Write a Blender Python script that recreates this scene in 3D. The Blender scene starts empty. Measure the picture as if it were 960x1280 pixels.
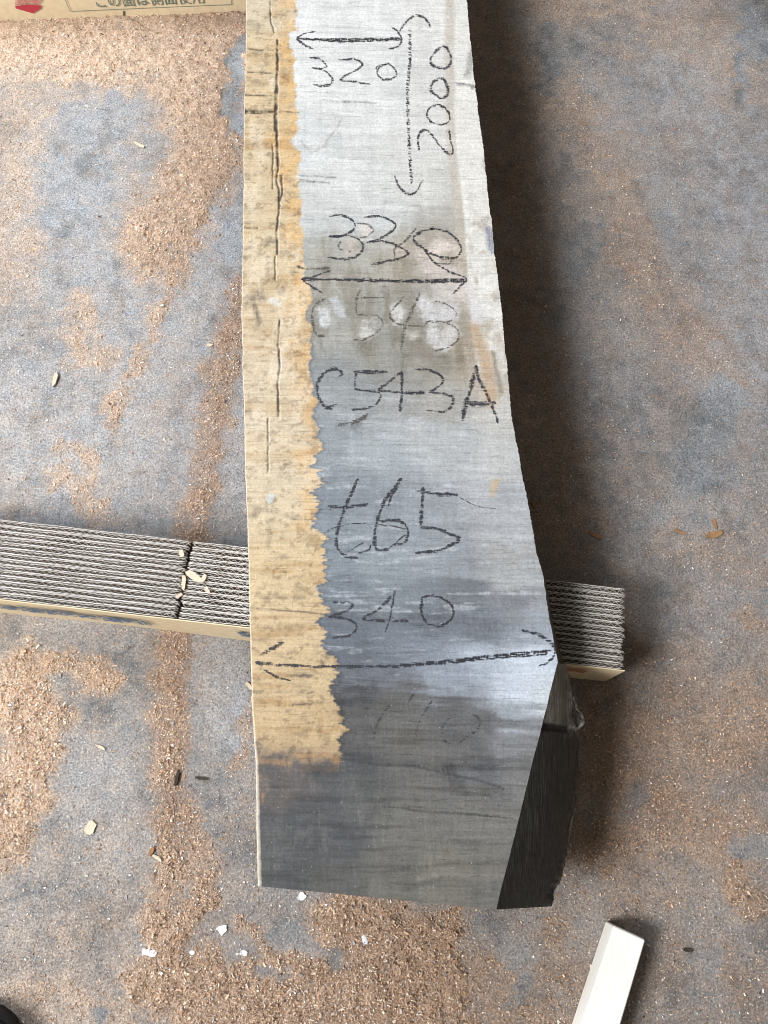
import bpy, bmesh, math, random
import numpy as np
from mathutils import Vector

# ------------------------------------------------------------------ camera, world, lights, exposure
sc = bpy.context.scene
COL = sc.collection
FPX, W, H = 1035.0, 960.0, 1280.0        # focal length in photo pixels, photo size
CAMZ = 1.096
PITCH = math.radians(72.0)

cam = bpy.data.cameras.new('camera')
camo = bpy.data.objects.new('camera', cam)
COL.objects.link(camo)
camo.location = (0, 0, CAMZ)
camo.rotation_euler = (math.radians(90) - PITCH, 0, 0)
cam.sensor_fit = 'VERTICAL'
cam.sensor_height = 36.0
cam.sensor_width = 27.0
cam.lens = FPX / H * 36.0
cam.clip_start = 0.01
cam.clip_end = 100
sc.camera = camo

wd = bpy.data.worlds.new('World')
sc.world = wd
wd.use_nodes = True
bgn = wd.node_tree.nodes['Background']
bgn.inputs[0].default_value = (1.0, 0.88, 0.74, 1)
bgn.inputs[1].default_value = 0.13


def area(name, loc, target, sx, sy, power, col):
    l = bpy.data.lights.new(name, 'AREA')
    l.shape = 'RECTANGLE'
    l.size = sx
    l.size_y = sy
    l.energy = power
    l.color = col
    o = bpy.data.objects.new(name, l)
    COL.objects.link(o)
    o.location = loc
    o.rotation_euler = (Vector(target) - Vector(loc)).to_track_quat('-Z', 'Y').to_euler()
    return o


# daylight through a wide workshop door on the left, a second opening further along it
area('door_light', (-2.25, -0.80, 2.6), (0.0, 0.45, 0.1), 1.1, 1.1, 140, (1.0, 0.975, 0.94))
area('window_light', (-1.9, 1.9, 1.9), (-0.3, 0.7, 0.0), 1.7, 1.3, 70, (0.87, 0.935, 1.0))

sc.view_settings.view_transform = 'Standard'
sc.view_settings.look = 'None'
sc.view_settings.exposure = 0.42
sc.view_settings.gamma = 1.0
sc.view_settings.use_curve_mapping = False
sc.render.engine = 'CYCLES'
sc.cycles.pixel_filter_type = 'BLACKMAN_HARRIS'
sc.cycles.filter_width = 1.05
sc.render.resolution_x = 768
sc.render.resolution_y = 1024

# ------------------------------------------------------------------ maths helpers
RNG = np.random.default_rng(7)
random.seed(7)
FW = np.array([0, math.cos(PITCH), -math.sin(PITCH)])
UP = np.array([0, math.sin(PITCH), math.cos(PITCH)])
RT = np.array([1.0, 0, 0])
CP = np.array([0, 0, CAMZ])


def P(px, py, z=0.0):
    """photo pixel -> point on the horizontal plane at height z (metres)"""
    d = FW + RT * ((px - W / 2) / FPX) + UP * ((H / 2 - py) / FPX)
    t = (z - CAMZ) / d[2]
    return CP + d * t


def project(pts):
    q = np.asarray(pts) - CP
    dep = q @ FW
    return W / 2 + FPX * (q @ RT) / dep, H / 2 - FPX * (q @ UP) / dep


_tabs = {}


def vn(x, y, seed=0):
    """value noise 0..1"""
    if seed not in _tabs:
        _tabs[seed] = np.random.default_rng(1000 + seed).random((256, 256))
    t = _tabs[seed]
    xi = np.floor(x).astype(int)
    yi = np.floor(y).astype(int)
    fx = x - xi
    fy = y - yi
    fx = fx * fx * (3 - 2 * fx)
    fy = fy * fy * (3 - 2 * fy)
    a = t[xi & 255, yi & 255]
    b = t[(xi + 1) & 255, yi & 255]
    c = t[xi & 255, (yi + 1) & 255]
    d = t[(xi + 1) & 255, (yi + 1) & 255]
    return (a * (1 - fx) + b * fx) * (1 - fy) + (c * (1 - fx) + d * fx) * fy


def fbm(x, y, seed=0, octs=4, g=0.5):
    s = 0
    a = 1.0
    n = 0
    for i in range(octs):
        s = s + a * vn(x * 2 ** i + 17.3 * i, y * 2 ** i + 9.1 * i, seed + i)
        n += a
        a *= g
    return s / n


def sstep(a, b, x):
    t = np.clip((x - a) / (b - a), 0, 1)
    return t * t * (3 - 2 * t)


def dseg(px, py, poly):
    """distance from points to polyline"""
    best = np.full(np.shape(px), 1e9)
    poly = [np.array(p, float) for p in poly]
    if len(poly) == 1:
        return np.hypot(px - poly[0][0], py - poly[0][1])
    for a, b in zip(poly[:-1], poly[1:]):
        ab = b - a
        L = (ab @ ab) + 1e-9
        t = np.clip(((px - a[0]) * ab[0] + (py - a[1]) * ab[1]) / L, 0, 1)
        best = np.minimum(best, np.hypot(px - a[0] - t * ab[0], py - a[1] - t * ab[1]))
    return best


def lin(c):
    c = np.asarray(c, float) / 255.0
    return np.where(c <= 0.04045, c / 12.92, ((c + 0.055) / 1.055) ** 2.4)


# ------------------------------------------------------------------ object helpers
def mesh_np(name, verts, faces, cols=None, smooth=False, floats=None):
    """mesh from numpy arrays; faces is an (n,3) or (n,4) array or a python list"""
    me = bpy.data.meshes.new(name)
    verts = np.asarray(verts, np.float32)
    if isinstance(faces, np.ndarray):
        k = faces.shape[1]
        n = faces.shape[0]
        me.vertices.add(len(verts))
        me.vertices.foreach_set('co', verts.ravel())
        me.loops.add(n * k)
        me.loops.foreach_set('vertex_index', faces.astype(np.int32).ravel())
        me.polygons.add(n)
        me.polygons.foreach_set('loop_start', np.arange(0, n * k, k, dtype=np.int32))
        me.update(calc_edges=True)
    else:
        me.from_pydata([tuple(map(float, v)) for v in verts], [], [tuple(map(int, f)) for f in faces])
    if cols is not None:
        at = me.color_attributes.new('base', 'FLOAT_COLOR', 'POINT')
        c4 = np.ones((len(verts), 4), np.float32)
        c4[:, :3] = cols
        at.data.foreach_set('color', c4.ravel())
    if floats:
        for k2, v in floats.items():
            at = me.attributes.new(k2, 'FLOAT', 'POINT')
            at.data.foreach_set('value', np.asarray(v, np.float32))
    if smooth:
        me.polygons.foreach_set('use_smooth', np.ones(len(me.polygons), bool))
    me.validate()
    return me


def link(name, me, mat=None, parent=None, loc=(0, 0, 0)):
    o = bpy.data.objects.new(name, me)
    COL.objects.link(o)
    if mat is not None and me is not None:
        if not me.materials:
            me.materials.append(mat)
    o.location = loc
    if parent is not None:
        o.parent = parent
    return o


def tag(o, label=None, cat=None, group=None, kind=None):
    if label:
        o['label'] = label
    if cat:
        o['category'] = cat
    if group:
        o['group'] = group
    if kind:
        o['kind'] = kind
    return o


def grid_faces(nr, nc):
    i = np.arange(nr - 1)[:, None] * nc + np.arange(nc - 1)[None, :]
    return np.stack([i, i + 1, i + nc + 1, i + nc], -1).reshape(-1, 4)


# ------------------------------------------------------------------ material helpers
class NT:
    def __init__(s, name):
        s.m = bpy.data.materials.new(name)
        s.m.use_nodes = True
        s.t = s.m.node_tree
        s.b = s.t.nodes['Principled BSDF']
        s.out = s.t.nodes['Material Output']

    def n(s, typ, **kw):
        nd = s.t.nodes.new(typ)
        for k, v in kw.items():
            setattr(nd, k, v)
        return nd

    def l(s, a, b):
        s.t.links.new(a, b)

    def coord(s, scale=(1, 1, 1), rot=(0, 0, 0)):
        tc = s.n('ShaderNodeTexCoord')
        mp = s.n('ShaderNodeMapping')
        mp.inputs['Scale'].default_value = scale
        mp.inputs['Rotation'].default_value = rot
        s.l(tc.outputs['Object'], mp.inputs['Vector'])
        return mp.outputs[0]

    def noise(s, scale, detail=4, rough=0.55, vec=None):
        nd = s.n('ShaderNodeTexNoise')
        nd.inputs['Scale'].default_value = scale
        nd.inputs['Detail'].default_value = detail
        nd.inputs['Roughness'].default_value = rough
        if vec is not None:
            s.l(vec, nd.inputs['Vector'])
        return nd.outputs['Fac']

    def rng(s, fac, a, b, c, d):
        nd = s.n('ShaderNodeMapRange')
        s.l(fac, nd.inputs[0])
        for i, v in enumerate((a, b, c, d)):
            nd.inputs[i + 1].default_value = v
        return nd.outputs[0]

    def math(s, op, a, b):
        nd = s.n('ShaderNodeMath', operation=op)
        for i, v in enumerate((a, b)):
            if isinstance(v, (int, float)):
                nd.inputs[i].default_value = v
            else:
                s.l(v, nd.inputs[i])
        return nd.outputs[0]

    def mul(s, col, fac):
        """multiply a colour by a scalar socket"""
        nd = s.n('ShaderNodeVectorMath', operation='SCALE')
        s.l(col, nd.inputs[0])
        s.l(fac, nd.inputs['Scale'])
        return nd.outputs[0]

    def mix(s, fac, a, b):
        nd = s.n('ShaderNodeMix', data_type='RGBA')
        if isinstance(fac, float):
            nd.inputs[0].default_value = fac
        else:
            s.l(fac, nd.inputs[0])
        for i, v in ((6, a), (7, b)):
            if isinstance(v, tuple):
                nd.inputs[i].default_value = (*v, 1)
            else:
                s.l(v, nd.inputs[i])
        return nd.outputs[2]

    def attr(s, name):
        nd = s.n('ShaderNodeAttribute')
        nd.attribute_name = name
        return nd

    def bump(s, h, strength, dist):
        nd = s.n('ShaderNodeBump')
        nd.inputs['Strength'].default_value = strength
        nd.inputs['Distance'].default_value = dist
        s.l(h, nd.inputs['Height'])
        s.l(nd.outputs[0], s.b.inputs['Normal'])


def mat_plain(name, col, rough=0.7, var=0.12, scale=60, bump=0.0, spec=0.3):
    n = NT(name)
    f = n.noise(scale, 5, 0.6, n.coord())
    c = n.mix(n.rng(f, 0.3, 0.7, 0, 1), tuple(x * (1 - var) for x in col), tuple(min(1, x * (1 + var)) for x in col))
    n.l(c, n.b.inputs['Base Color'])
    n.b.inputs['Roughness'].default_value = rough
    n.b.inputs['Specular IOR Level'].default_value = spec
    if bump:
        n.bump(f, 0.6, bump)
    return n.m


def mat_slab():
    n = NT('weathered_sawn_wood')
    base = n.attr('base').outputs['Color']
    # fine saw marks across the board, fibres along it
    saw = n.noise(1.0, 5, 0.75, n.coord((7, 420, 1), (0, 0, math.radians(-3))))
    saw2 = n.noise(1.0, 2, 0.6, n.coord((8, 320, 1), (0, 0, math.radians(-5))))
    fib = n.noise(1.0, 5, 0.72, n.coord((330, 5, 1), (0, 0, math.radians(2))))
    blot = n.noise(30, 5, 0.6, n.coord())
    pat = n.noise(14, 4, 0.6, n.coord((1, 1.6, 1)))
    pat2 = n.noise(17, 4, 0.6, n.coord((1.5, 0.8, 1), (0, 0, 1.0)))
    ks = n.math('MULTIPLY', n.math('ADD', saw, -0.5), n.rng(pat, 0.35, 0.65, 0.05, 0.45))
    kf = n.math('MULTIPLY', n.math('ADD', fib, -0.5), n.rng(pat2, 0.35, 0.65, 0.0, 0.16))
    k = n.math('ADD', n.math('ADD', ks, kf), 1.0)
    k = n.math('MULTIPLY', k, n.rng(saw2, 0.3, 0.7, 0.92, 1.07))
    k = n.math('MULTIPLY', k, n.rng(blot, 0.25, 0.75, 0.90, 1.10))
    s1 = n.noise(1.0, 3, 0.6, n.coord((34, 430, 1), (0, 0, math.radians(-7))))
    s2 = n.noise(1.0, 3, 0.6, n.coord((400, 70, 1), (0, 0, math.radians(9))))
    s3 = n.noise(1.0, 3, 0.6, n.coord((480, 60, 1), (0, 0, math.radians(12))))
    s4 = n.noise(1.0, 3, 0.6, n.coord((50, 520, 1), (0, 0, math.radians(-2))))
    k = n.math('MULTIPLY', k, n.rng(s1, 0.30, 0.42, 0.68, 1.0))
    k = n.math('MULTIPLY', k, n.rng(s2, 0.62, 0.74, 1.0, 1.22))
    k = n.math('MULTIPLY', k, n.rng(s3, 0.27, 0.37, 0.80, 1.0))
    k = n.math('MULTIPLY', k, n.rng(s4, 0.61, 0.74, 1.0, 1.26))
    gr = n.noise(380, 4, 0.75, n.coord())
    k = n.math('MULTIPLY', k, n.rng(gr, 0.25, 0.75, 0.74, 1.26))
    col = n.mul(base, k)
    # pale specks of dust caught in the saw marks
    sp = n.noise(420, 2, 0.5, n.coord())
    col = n.mix(n.rng(sp, 0.735, 0.77, 0, 0.5), col, (0.62, 0.60, 0.57))
    n.l(col, n.b.inputs['Base Color'])
    n.b.inputs['Specular IOR Level'].default_value = 0.42
    n.l(n.rng(n.math('ADD', saw, blot), 0.7, 1.3, 0.36, 0.56), n.b.inputs['Roughness'])
    n.bump(n.math('ADD', saw, gr), 0.45, 0.0006)
    return n.m


def mat_side():
    n = NT('dark_waney_edge')
    base = n.attr('base').outputs['Color']
    f = n.noise(1.0, 4, 0.6, n.coord((620, 16, 260), (0, 0, math.radians(9))))
    b = n.noise(90, 5, 0.6, n.coord())
    k = n.math('MULTIPLY', n.rng(f, 0.3, 0.7, 0.5, 1.55), n.rng(b, 0.3, 0.7, 0.75, 1.3))
    n.l(n.mul(base, k), n.b.inputs['Base Color'])
    n.l(n.rng(b, 0.3, 0.7, 0.30, 0.55), n.b.inputs['Roughness'])
    n.b.inputs['Specular IOR Level'].default_value = 0.3
    n.bump(f, 0.9, 0.002)
    return n.m


def mat_ink(name, col, lo, hi):
    """dry pencil that only catches the ridges left by the saw"""
    n = NT(name)
    a = n.noise(1.0, 2, 0.5, n.coord((110, 640, 1), (0, 0, math.radians(-4))))
    c = n.noise(1.0, 2, 0.5, n.coord((700, 120, 1)))
    e = n.attr('edge').outputs['Fac']
    s = n.math('ADD', n.math('MULTIPLY', a, 0.65), n.math('MULTIPLY', c, 0.35))
    s = n.math('ADD', s, n.math('MULTIPLY', e, -0.12))
    f = n.rng(s, lo, hi, 0, 0.86)
    tr = n.n('ShaderNodeBsdfTransparent')
    mx = n.n('ShaderNodeMixShader')
    n.b.inputs['Base Color'].default_value = (*col, 1)
    n.b.inputs['Roughness'].default_value = 0.6
    n.l(f, mx.inputs[0])
    n.l(tr.outputs[0], mx.inputs[1])
    n.l(n.b.outputs[0], mx.inputs[2])
    n.l(mx.outputs[0], n.out.inputs['Surface'])
    return n.m


def mat_floor():
    n = NT('dusty_concrete')
    dust = n.attr('dust').outputs['Fac']
    tint = n.attr('tint').outputs['Fac']
    co = n.coord()
    big = n.noise(7, 8, 0.66, co)
    mid = n.noise(60, 6, 0.65, co)
    fine = n.noise(440, 5, 0.78, co)
    grit = n.noise(1500, 2, 0.6, co)
    con = n.mix(n.rng(big, 0.32, 0.68, 0, 1), (0.068, 0.082, 0.102), (0.245, 0.26, 0.28))
    con = n.mix(n.rng(mid, 0.38, 0.7, 0, 0.6), con, (0.27, 0.262, 0.25))
    scuff = n.noise(21, 9, 0.78, n.coord((1, 1.7, 1), (0, 0, 0.7)))
    con = n.mix(n.rng(scuff, 0.54, 0.70, 0, 0.75), con, (0.40, 0.395, 0.385))
    wear_sheen_f = n.math('MULTIPLY', n.attr('wear_sheen').outputs['Fac'], n.rng(n.noise(45, 8, 0.75, co), 0.38, 0.62, 0.25, 1.0))  # pale wear, plus the left floor's sky sheen as colour
    con = n.mix(wear_sheen_f, con, (0.345, 0.378, 0.425))
    sa = n.noise(1.0, 3, 0.6, n.coord((5, 210, 1), (0, 0, 0.55)))
    sb = n.noise(1.0, 3, 0.6, n.coord((190, 6, 1), (0, 0, 0.30)))
    con = n.mul(con, n.rng(sa, 0.62, 0.74, 1.0, 1.35))
    con = n.mul(con, n.rng(sb, 0.27, 0.38, 0.68, 1.0))
    stain = n.noise(13, 8, 0.72, n.coord((1.6, 1, 1), (0, 0, 0.25)))
    con = n.mul(con, n.rng(stain, 0.36, 0.50, 0.60, 1.0))
    con = n.mul(con, n.rng(fine, 0.25, 0.75, 0.38, 1.62))
    con = n.mul(con, n.rng(grit, 0.3, 0.7, 0.65, 1.35))
    speck = n.noise(330, 3, 0.7, co)
    con = n.mul(con, n.rng(speck, 0.28, 0.72, 0.55, 1.45))
    pit = n.noise(210, 2, 0.5, co)
    con = n.mul(con, n.rng(pit, 0.28, 0.36, 0.40, 1.0))
    white = n.noise(480, 2, 0.5, co)
    con = n.mix(n.rng(white, 0.70, 0.74, 0, 0.8), con, (0.58, 0.56, 0.53))
    sd = n.mix(n.rng(tint, 0.0, 1.0, 0, 1), (0.30, 0.205, 0.148), (0.59, 0.455, 0.35))
    sd = n.mul(sd, n.rng(fine, 0.25, 0.75, 0.50, 1.50))
    sd = n.mul(sd, n.rng(mid, 0.3, 0.7, 0.75, 1.2))
    sd = n.mul(sd, n.rng(speck, 0.28, 0.72, 0.62, 1.38))
    sd = n.mul(sd, n.rng(grit, 0.3, 0.7, 0.75, 1.25))
    patch = n.noise(28, 7, 0.68, co)
    cover = n.math('ADD', dust, n.math('MULTIPLY', n.math('ADD', fine, -0.5), 1.0))
    cover = n.math('ADD', cover, n.math('MULTIPLY', n.math('ADD', patch, -0.5), 0.85))
    col = n.mix(n.rng(cover, 0.08, 0.92, 0, 1), con, sd)
    n.l(col, n.b.inputs['Base Color'])
    n.l(n.rng(cover, 0.2, 0.7, 0.42, 0.85), n.b.inputs['Roughness'])
    n.l(n.rng(cover, 0.2, 0.7, 0.5, 0.12), n.b.inputs['Specular IOR Level'])
    n.bump(n.math('ADD', n.math('ADD', fine, speck), n.math('MULTIPLY', mid, 0.6)), 0.7, 0.0022)
    return n.m


def mat_vcol(name, rough=0.8, spec=0.2):
    n = NT(name)
    base = n.attr('base').outputs['Color']
    f = n.noise(900, 3, 0.6, n.coord())
    n.l(n.mul(base, n.rng(f, 0.3, 0.7, 0.8, 1.2)), n.b.inputs['Base Color'])
    n.b.inputs['Roughness'].default_value = rough
    n.b.inputs['Specular IOR Level'].default_value = spec
    return n.m


def mat_print(name, col, lo, hi, scale=220):
    n = NT(name)
    f = n.noise(scale, 4, 0.6, n.coord())
    tr = n.n('ShaderNodeBsdfTransparent')
    mx = n.n('ShaderNodeMixShader')
    n.b.inputs['Base Color'].default_value = (*col, 1)
    n.b.inputs['Roughness'].default_value = 0.7
    n.l(n.rng(f, lo, hi, 0.0, 1.0), mx.inputs[0])
    n.l(tr.outputs[0], mx.inputs[1])
    n.l(n.b.outputs[0], mx.inputs[2])
    n.l(mx.outputs[0], n.out.inputs['Surface'])
    return n.m


M_SLAB = mat_slab()
M_SIDE = mat_side()
M_INK = mat_ink('black_pencil', (0.016, 0.017, 0.026), 0.385, 0.475)
M_INKF = mat_ink('faded_pencil', (0.06, 0.055, 0.05), 0.41, 0.54)
M_INKG = mat_ink('ghost_pencil', (0.03, 0.03, 0.032), 0.47, 0.58)
M_FLOOR = mat_floor()
M_FLAKE = mat_vcol('sawdust_flakes')
M_PAPER = mat_plain('cut_cardboard_edge', (0.64, 0.625, 0.60), 0.9, 0.25, 260, 0.0004, 0.1)
M_KRAFT = mat_plain('kraft_flutes', (0.13, 0.10, 0.075), 0.95, 0.2, 200, 0.0, 0.05)
M_CREAM = mat_plain('cream_cardboard', (0.70, 0.59, 0.41), 0.75, 0.08, 90, 0.0002, 0.2)
M_BLUE = mat_print('blue_print', (0.055, 0.13, 0.25), 0.42, 0.52)
M_GREEN = mat_print('green_grey_print', (0.10, 0.17, 0.16), 0.28, 0.42, 400)
M_RED = mat_print('red_print', (0.45, 0.035, 0.06), 0.25, 0.35, 400)
M_PINK = mat_print('pink_print', (0.55, 0.22, 0.20), 0.40, 0.55, 300)
M_ORANGE = mat_print('orange_print', (0.42, 0.11, 0.05), 0.42, 0.55, 300)


def mat_white():
    n = NT('white_planed_wood')
    g = n.noise(1.0, 4, 0.65, n.coord((330, 9, 330), (0, 0, math.radians(17))))
    d = n.noise(38, 5, 0.65, n.coord())
    p = n.noise(150, 2, 0.5, n.coord())
    c = n.mix(n.rng(g, 0.35, 0.7, 0, 1), (0.87, 0.885, 0.865), (0.80, 0.80, 0.765))
    c = n.mix(n.rng(d, 0.55, 0.75, 0, 0.30), c, (0.66, 0.62, 0.55))
    c = n.mix(n.rng(p, 0.735, 0.76, 0, 0.7), c, (0.36, 0.30, 0.24))
    n.l(c, n.b.inputs['Base Color'])
    n.b.inputs['Roughness'].default_value = 0.6
    n.bump(g, 0.4, 0.0005)
    return n.m


M_WHITE = mat_white()
M_SCRAP = mat_plain('white_paper', (0.66, 0.68, 0.72), 0.7, 0.06, 300, 0.0002, 0.2)
M_CHIP = mat_plain('pale_wood_chip', (0.58, 0.47, 0.37), 0.8, 0.2, 400, 0.0003, 0.1)
M_CHIPB = mat_plain('brown_wood_chip', (0.30, 0.17, 0.09), 0.8, 0.25, 400, 0.0003, 0.1)
M_CHIPD = mat_plain('dark_bark_sliver', (0.05, 0.042, 0.036), 0.8, 0.3, 400, 0.0003, 0.1)
M_RUBBER = mat_plain('black_rubber', (0.012, 0.012, 0.013), 0.65, 0.3, 200, 0.0004, 0.3)

# ------------------------------------------------------------------ floor
# sawdust drifts: (polyline in photo pixels on the floor, half width, amount)
DUST = [
    ([(0, 45), (120, 60), (285, 55)], 62, 0.95), ([(285, 60), (270, 110)], 34, 0.95), ([(230, 90), (262, 190), (235, 250), (190, 300)], 55, 0.92),
    ([(180, 300), (215, 335)], 34, 0.85), ([(30, 60), (25, 200), (20, 330)], 58, 0.52), ([(110, 200), (160, 210)], 50, 0.35),
    ([(205, 385), (195, 400)], 20, 0.8), ([(195, 420), (165, 470)], 12, 0.7), ([(105, 380), (95, 440), (130, 450)], 24, 0.62), ([(145, 500), (140, 520)], 18, 0.72),
    ([(90, 560), (115, 570), (110, 625)], 20, 0.62), ([(70, 380), (60, 460), (20, 470)], 42, 0.25), ([(80, 600), (120, 640)], 24, 0.6),
    ([(302, 355), (285, 430), (268, 520), (252, 610), (240, 700)], 27, 0.72),
    ([(222, 780), (212, 860), (212, 960), (218, 1040), (208, 1110)], 26, 0.74), ([(222, 1000), (250, 1090)], 30, 0.6),
    ([(248, 1100), (255, 1120), (228, 1150), (198, 1190)], 18, 0.95), ([(200, 1150), (195, 1180), (230, 1230)], 26, 0.85),
    ([(10, 830), (45, 825), (90, 830), (130, 845)], 24, 0.85), ([(30, 850), (15, 880), (50, 900), (20, 990), (5, 1050)], 42, 0.92), ([(50, 905), (55, 990)], 24, 0.8),
    ([(190, 1230), (260, 1215), (330, 1250), (400, 1265)], 40, 0.98), ([(250, 1275), (420, 1290), (560, 1290)], 44, 0.98), ([(440, 1150), (520, 1190), (540, 1260), (470, 1250)], 58, 0.95),
    ([(560, 1150), (568, 1280)], 24, 0.95), ([(300, 1150), (350, 1190), (380, 1195)], 12, 0.7), ([(40, 1250), (150, 1270)], 50, 0.5), ([(700, 1160), (680, 1280)], 34, 0.6), ([(620, 1260), (700, 1290)], 36, 0.72),
    ([(600, 1170), (640, 1280)], 55, 0.66), ([(320, 1240), (440, 1240)], 60, 0.85),
    ([(320, 880), (310, 920), (290, 960)], 12, 0.55), ([(300, 1000), (280, 1050)], 16, 0.4),
    # right-hand side, a thin film
    ([(600, 20), (640, 120), (640, 260), (640, 420), (670, 520), (700, 660)], 75, 0.55), ([(680, 10), (760, 20)], 40, 0.62), ([(800, 30), (880, 40), (920, 100)], 62, 0.58),
    ([(700, 130), (750, 170), (770, 250), (800, 330), (840, 420)], 46, 0.60), ([(840, 380), (900, 470)], 60, 0.55), ([(850, 680), (900, 700), (960, 720)], 45, 0.5), ([(720, 900), (780, 850), (860, 830)], 60, 0.5),
    ([(760, 950), (850, 930), (930, 900)], 95, 0.68), ([(740, 1060), (830, 1020), (920, 1040)], 70, 0.72), ([(920, 1080), (935, 1130)], 28, 0.92), ([(730, 1090), (800, 1140), (860, 1100)], 45, 0.55), ([(850, 1200), (940, 1240)], 60, 0.55), ([(925, 770), (955, 790)], 22, 0.6), ([(790, 760), (760, 860)], 40, 0.5), ([(800, 560), (740, 640)], 60, 0.32),
]
BARE = [([(900, 500), (870, 590)], 32, 0.8), ([(690, 90), (730, 50), (790, 30)], 18, 0.4), ([(935, 0), (932, 60), (925, 120)], 7, 0.7), ([(945, 10), (958, 60)], 22, 0.7), ([(690, 50), (685, 100)], 24, 0.4),
        ([(720, 160), (800, 170)], 5, 0.4), ([(800, 1000), (780, 1010)], 16, 0.5), ([(930, 1055), (960, 1060)], 22, 0.6), ([(870, 1240), (880, 1200)], 20, 0.4), ([(612, 1155), (640, 1200)], 22, 0.5), ([(296, 60), (290, 130), (295, 160)], 12, 0.9), ([(275, 270), (300, 310)], 26, 0.6),
        ([(120, 150), (90, 210), (80, 260)], 50, 0.45), ([(420, 1200), (350, 1160)], 14, 0.5), ([(330, 1215), (365, 1220)], 10, 0.6), ([(715, 330), (740, 300)], 26, 0.45), ([(110, 1265), (125, 1275)], 9, 0.8), ([(655, 1230), (640, 1260)], 12, 0.5)]


# paler concrete: sky sheen painted in at left, gritty pale wear along the right
WEAR_SHEEN = [([(110, 160), (100, 300), (150, 420), (120, 560)], 110, 0.9), ([(40, 480), (60, 600), (200, 560)], 90, 0.9), ([(270, 820), (280, 900)], 40, 0.9), ([(60, 780), (150, 770)], 50, 0.6), ([(110, 960), (150, 1050)], 50, 0.45),
        ([(870, 90), (930, 200), (950, 330), (940, 440)], 95, 1.25), ([(780, 120), (850, 240), (880, 350)], 60, 0.6), ([(830, 640), (950, 620)], 60, 0.5), ([(850, 760), (960, 700)], 70, 0.5), ([(720, 1130), (860, 1130), (900, 1180)], 50, 0.5), ([(780, 540), (760, 430)], 50, 0.4), ([(640, 1180), (620, 1230)], 30, 0.5), ([(300, 80), (296, 150)], 20, 0.8), ([(280, 290), (230, 420)], 50, 0.8), ([(300, 470), (300, 600)], 20, 0.8)]


def wear_sheen_at(X, Y, px, py):
    w = np.zeros_like(px)
    wx = (fbm(X * 20, Y * 20, 211, 5, 0.65) - 0.5) * 90
    wy = (fbm(X * 20, Y * 20, 215, 5, 0.65) - 0.5) * 90
    for poly, r, s in WEAR_SHEEN:
        w = np.maximum(w, s * sstep(1.5, 0.1, dseg(px + wx, py + wy, poly) / r))
    return np.clip(w, 0, 1.1)


def dust_at(X, Y):
    pts = np.stack([X, Y, np.zeros_like(X)], -1)
    px, py = project(pts)
    wx = (fbm(X * 38, Y * 38, 3, 5, 0.6) - 0.5) * 46
    wy = (fbm(X * 38, Y * 38, 13, 5, 0.6) - 0.5) * 46
    qx, qy = px + wx, py + wy
    d = 0.14 + 0.24 * fbm(X * 9, Y * 9, 23, 4) + 0.03 * sstep(560, 760, px) + 0.06 * sstep(900, 1150, py)
    for poly, r, s in DUST:
        dd = dseg(qx, qy, poly)
        d = np.maximum(d, (s * 0.86 if poly[0][0] > 590 else s) * sstep(1.6, 0.25, dd / r))
    for poly, r, s in BARE:
        dd = dseg(qx, qy, poly)
        d = d * (1 - s * sstep(1.15, 0.5, dd / r))
    d = d * (0.62 + 0.76 * fbm(X * 55, Y * 55, 33, 5, 0.65))
    inside = (px > -80) & (px < W + 80) & (py > -80) & (py < H + 80)
    d = np.where(inside, d, 0.25 + 0.5 * sstep(0.45, 0.7, fbm(X * 7, Y * 7, 5, 4)))
    return np.clip(d, 0, 1), px, py


def height_at(X, Y, d):
    # loose piles stand proud where the dust is deep, film elsewhere is flat
    deep = sstep(0.55, 1.0, d)
    left = sstep(0.22, 0.05, X)
    h = deep * (0.0005 + 0.0030 * sstep(0.35, 0.75, fbm(X * 75, Y * 75, 41, 4, 0.6))) * (0.35 + 0.65 * left)
    return h + 0.0007 * fbm(X * 240, Y * 240, 51, 3)


def build_floor():
    # dense where the camera looks, coarse further out
    xs = np.concatenate([np.linspace(-2.6, -0.75, 24)[:-1], np.arange(-0.75, 0.75, 0.0030), np.linspace(0.75, 2.6, 24)])
    ys = np.concatenate([np.linspace(-2.2, -0.48, 22)[:-1], np.arange(-0.48, 1.38, 0.0034), np.linspace(1.38, 3.4, 26)])
    X, Y = np.meshgrid(xs, ys)
    d, px, py = dust_at(X, Y)
    Z = height_at(X, Y, d)
    # tint: redder brown in the streaks on the right and along the slab, pale and golden at the left
    tint = np.clip(0.25 + 0.55 * sstep(330, 60, px) + 0.5 * (fbm(X * 12, Y * 12, 61, 3) - 0.5) + 0.25 * sstep(250, 0, py), 0, 1)
    stripe = sstep(40, 12, dseg(px, py, [(302, 355), (268, 520), (240, 700), (212, 860), (215, 1060)]))
    tint = tint * (1 - 0.8 * stripe)
    V = np.stack([X.ravel(), Y.ravel(), Z.ravel()], -1)
    me = mesh_np('floor', V, grid_faces(len(ys), len(xs)), smooth=True, floats={'dust': d.ravel(), 'tint': tint.ravel(), 'wear_sheen': wear_sheen_at(X, Y, px, py).ravel()})
    tag(link('floor', me, M_FLOOR), 'blue grey concrete workshop floor strewn with sawdust', kind='structure')


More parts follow.
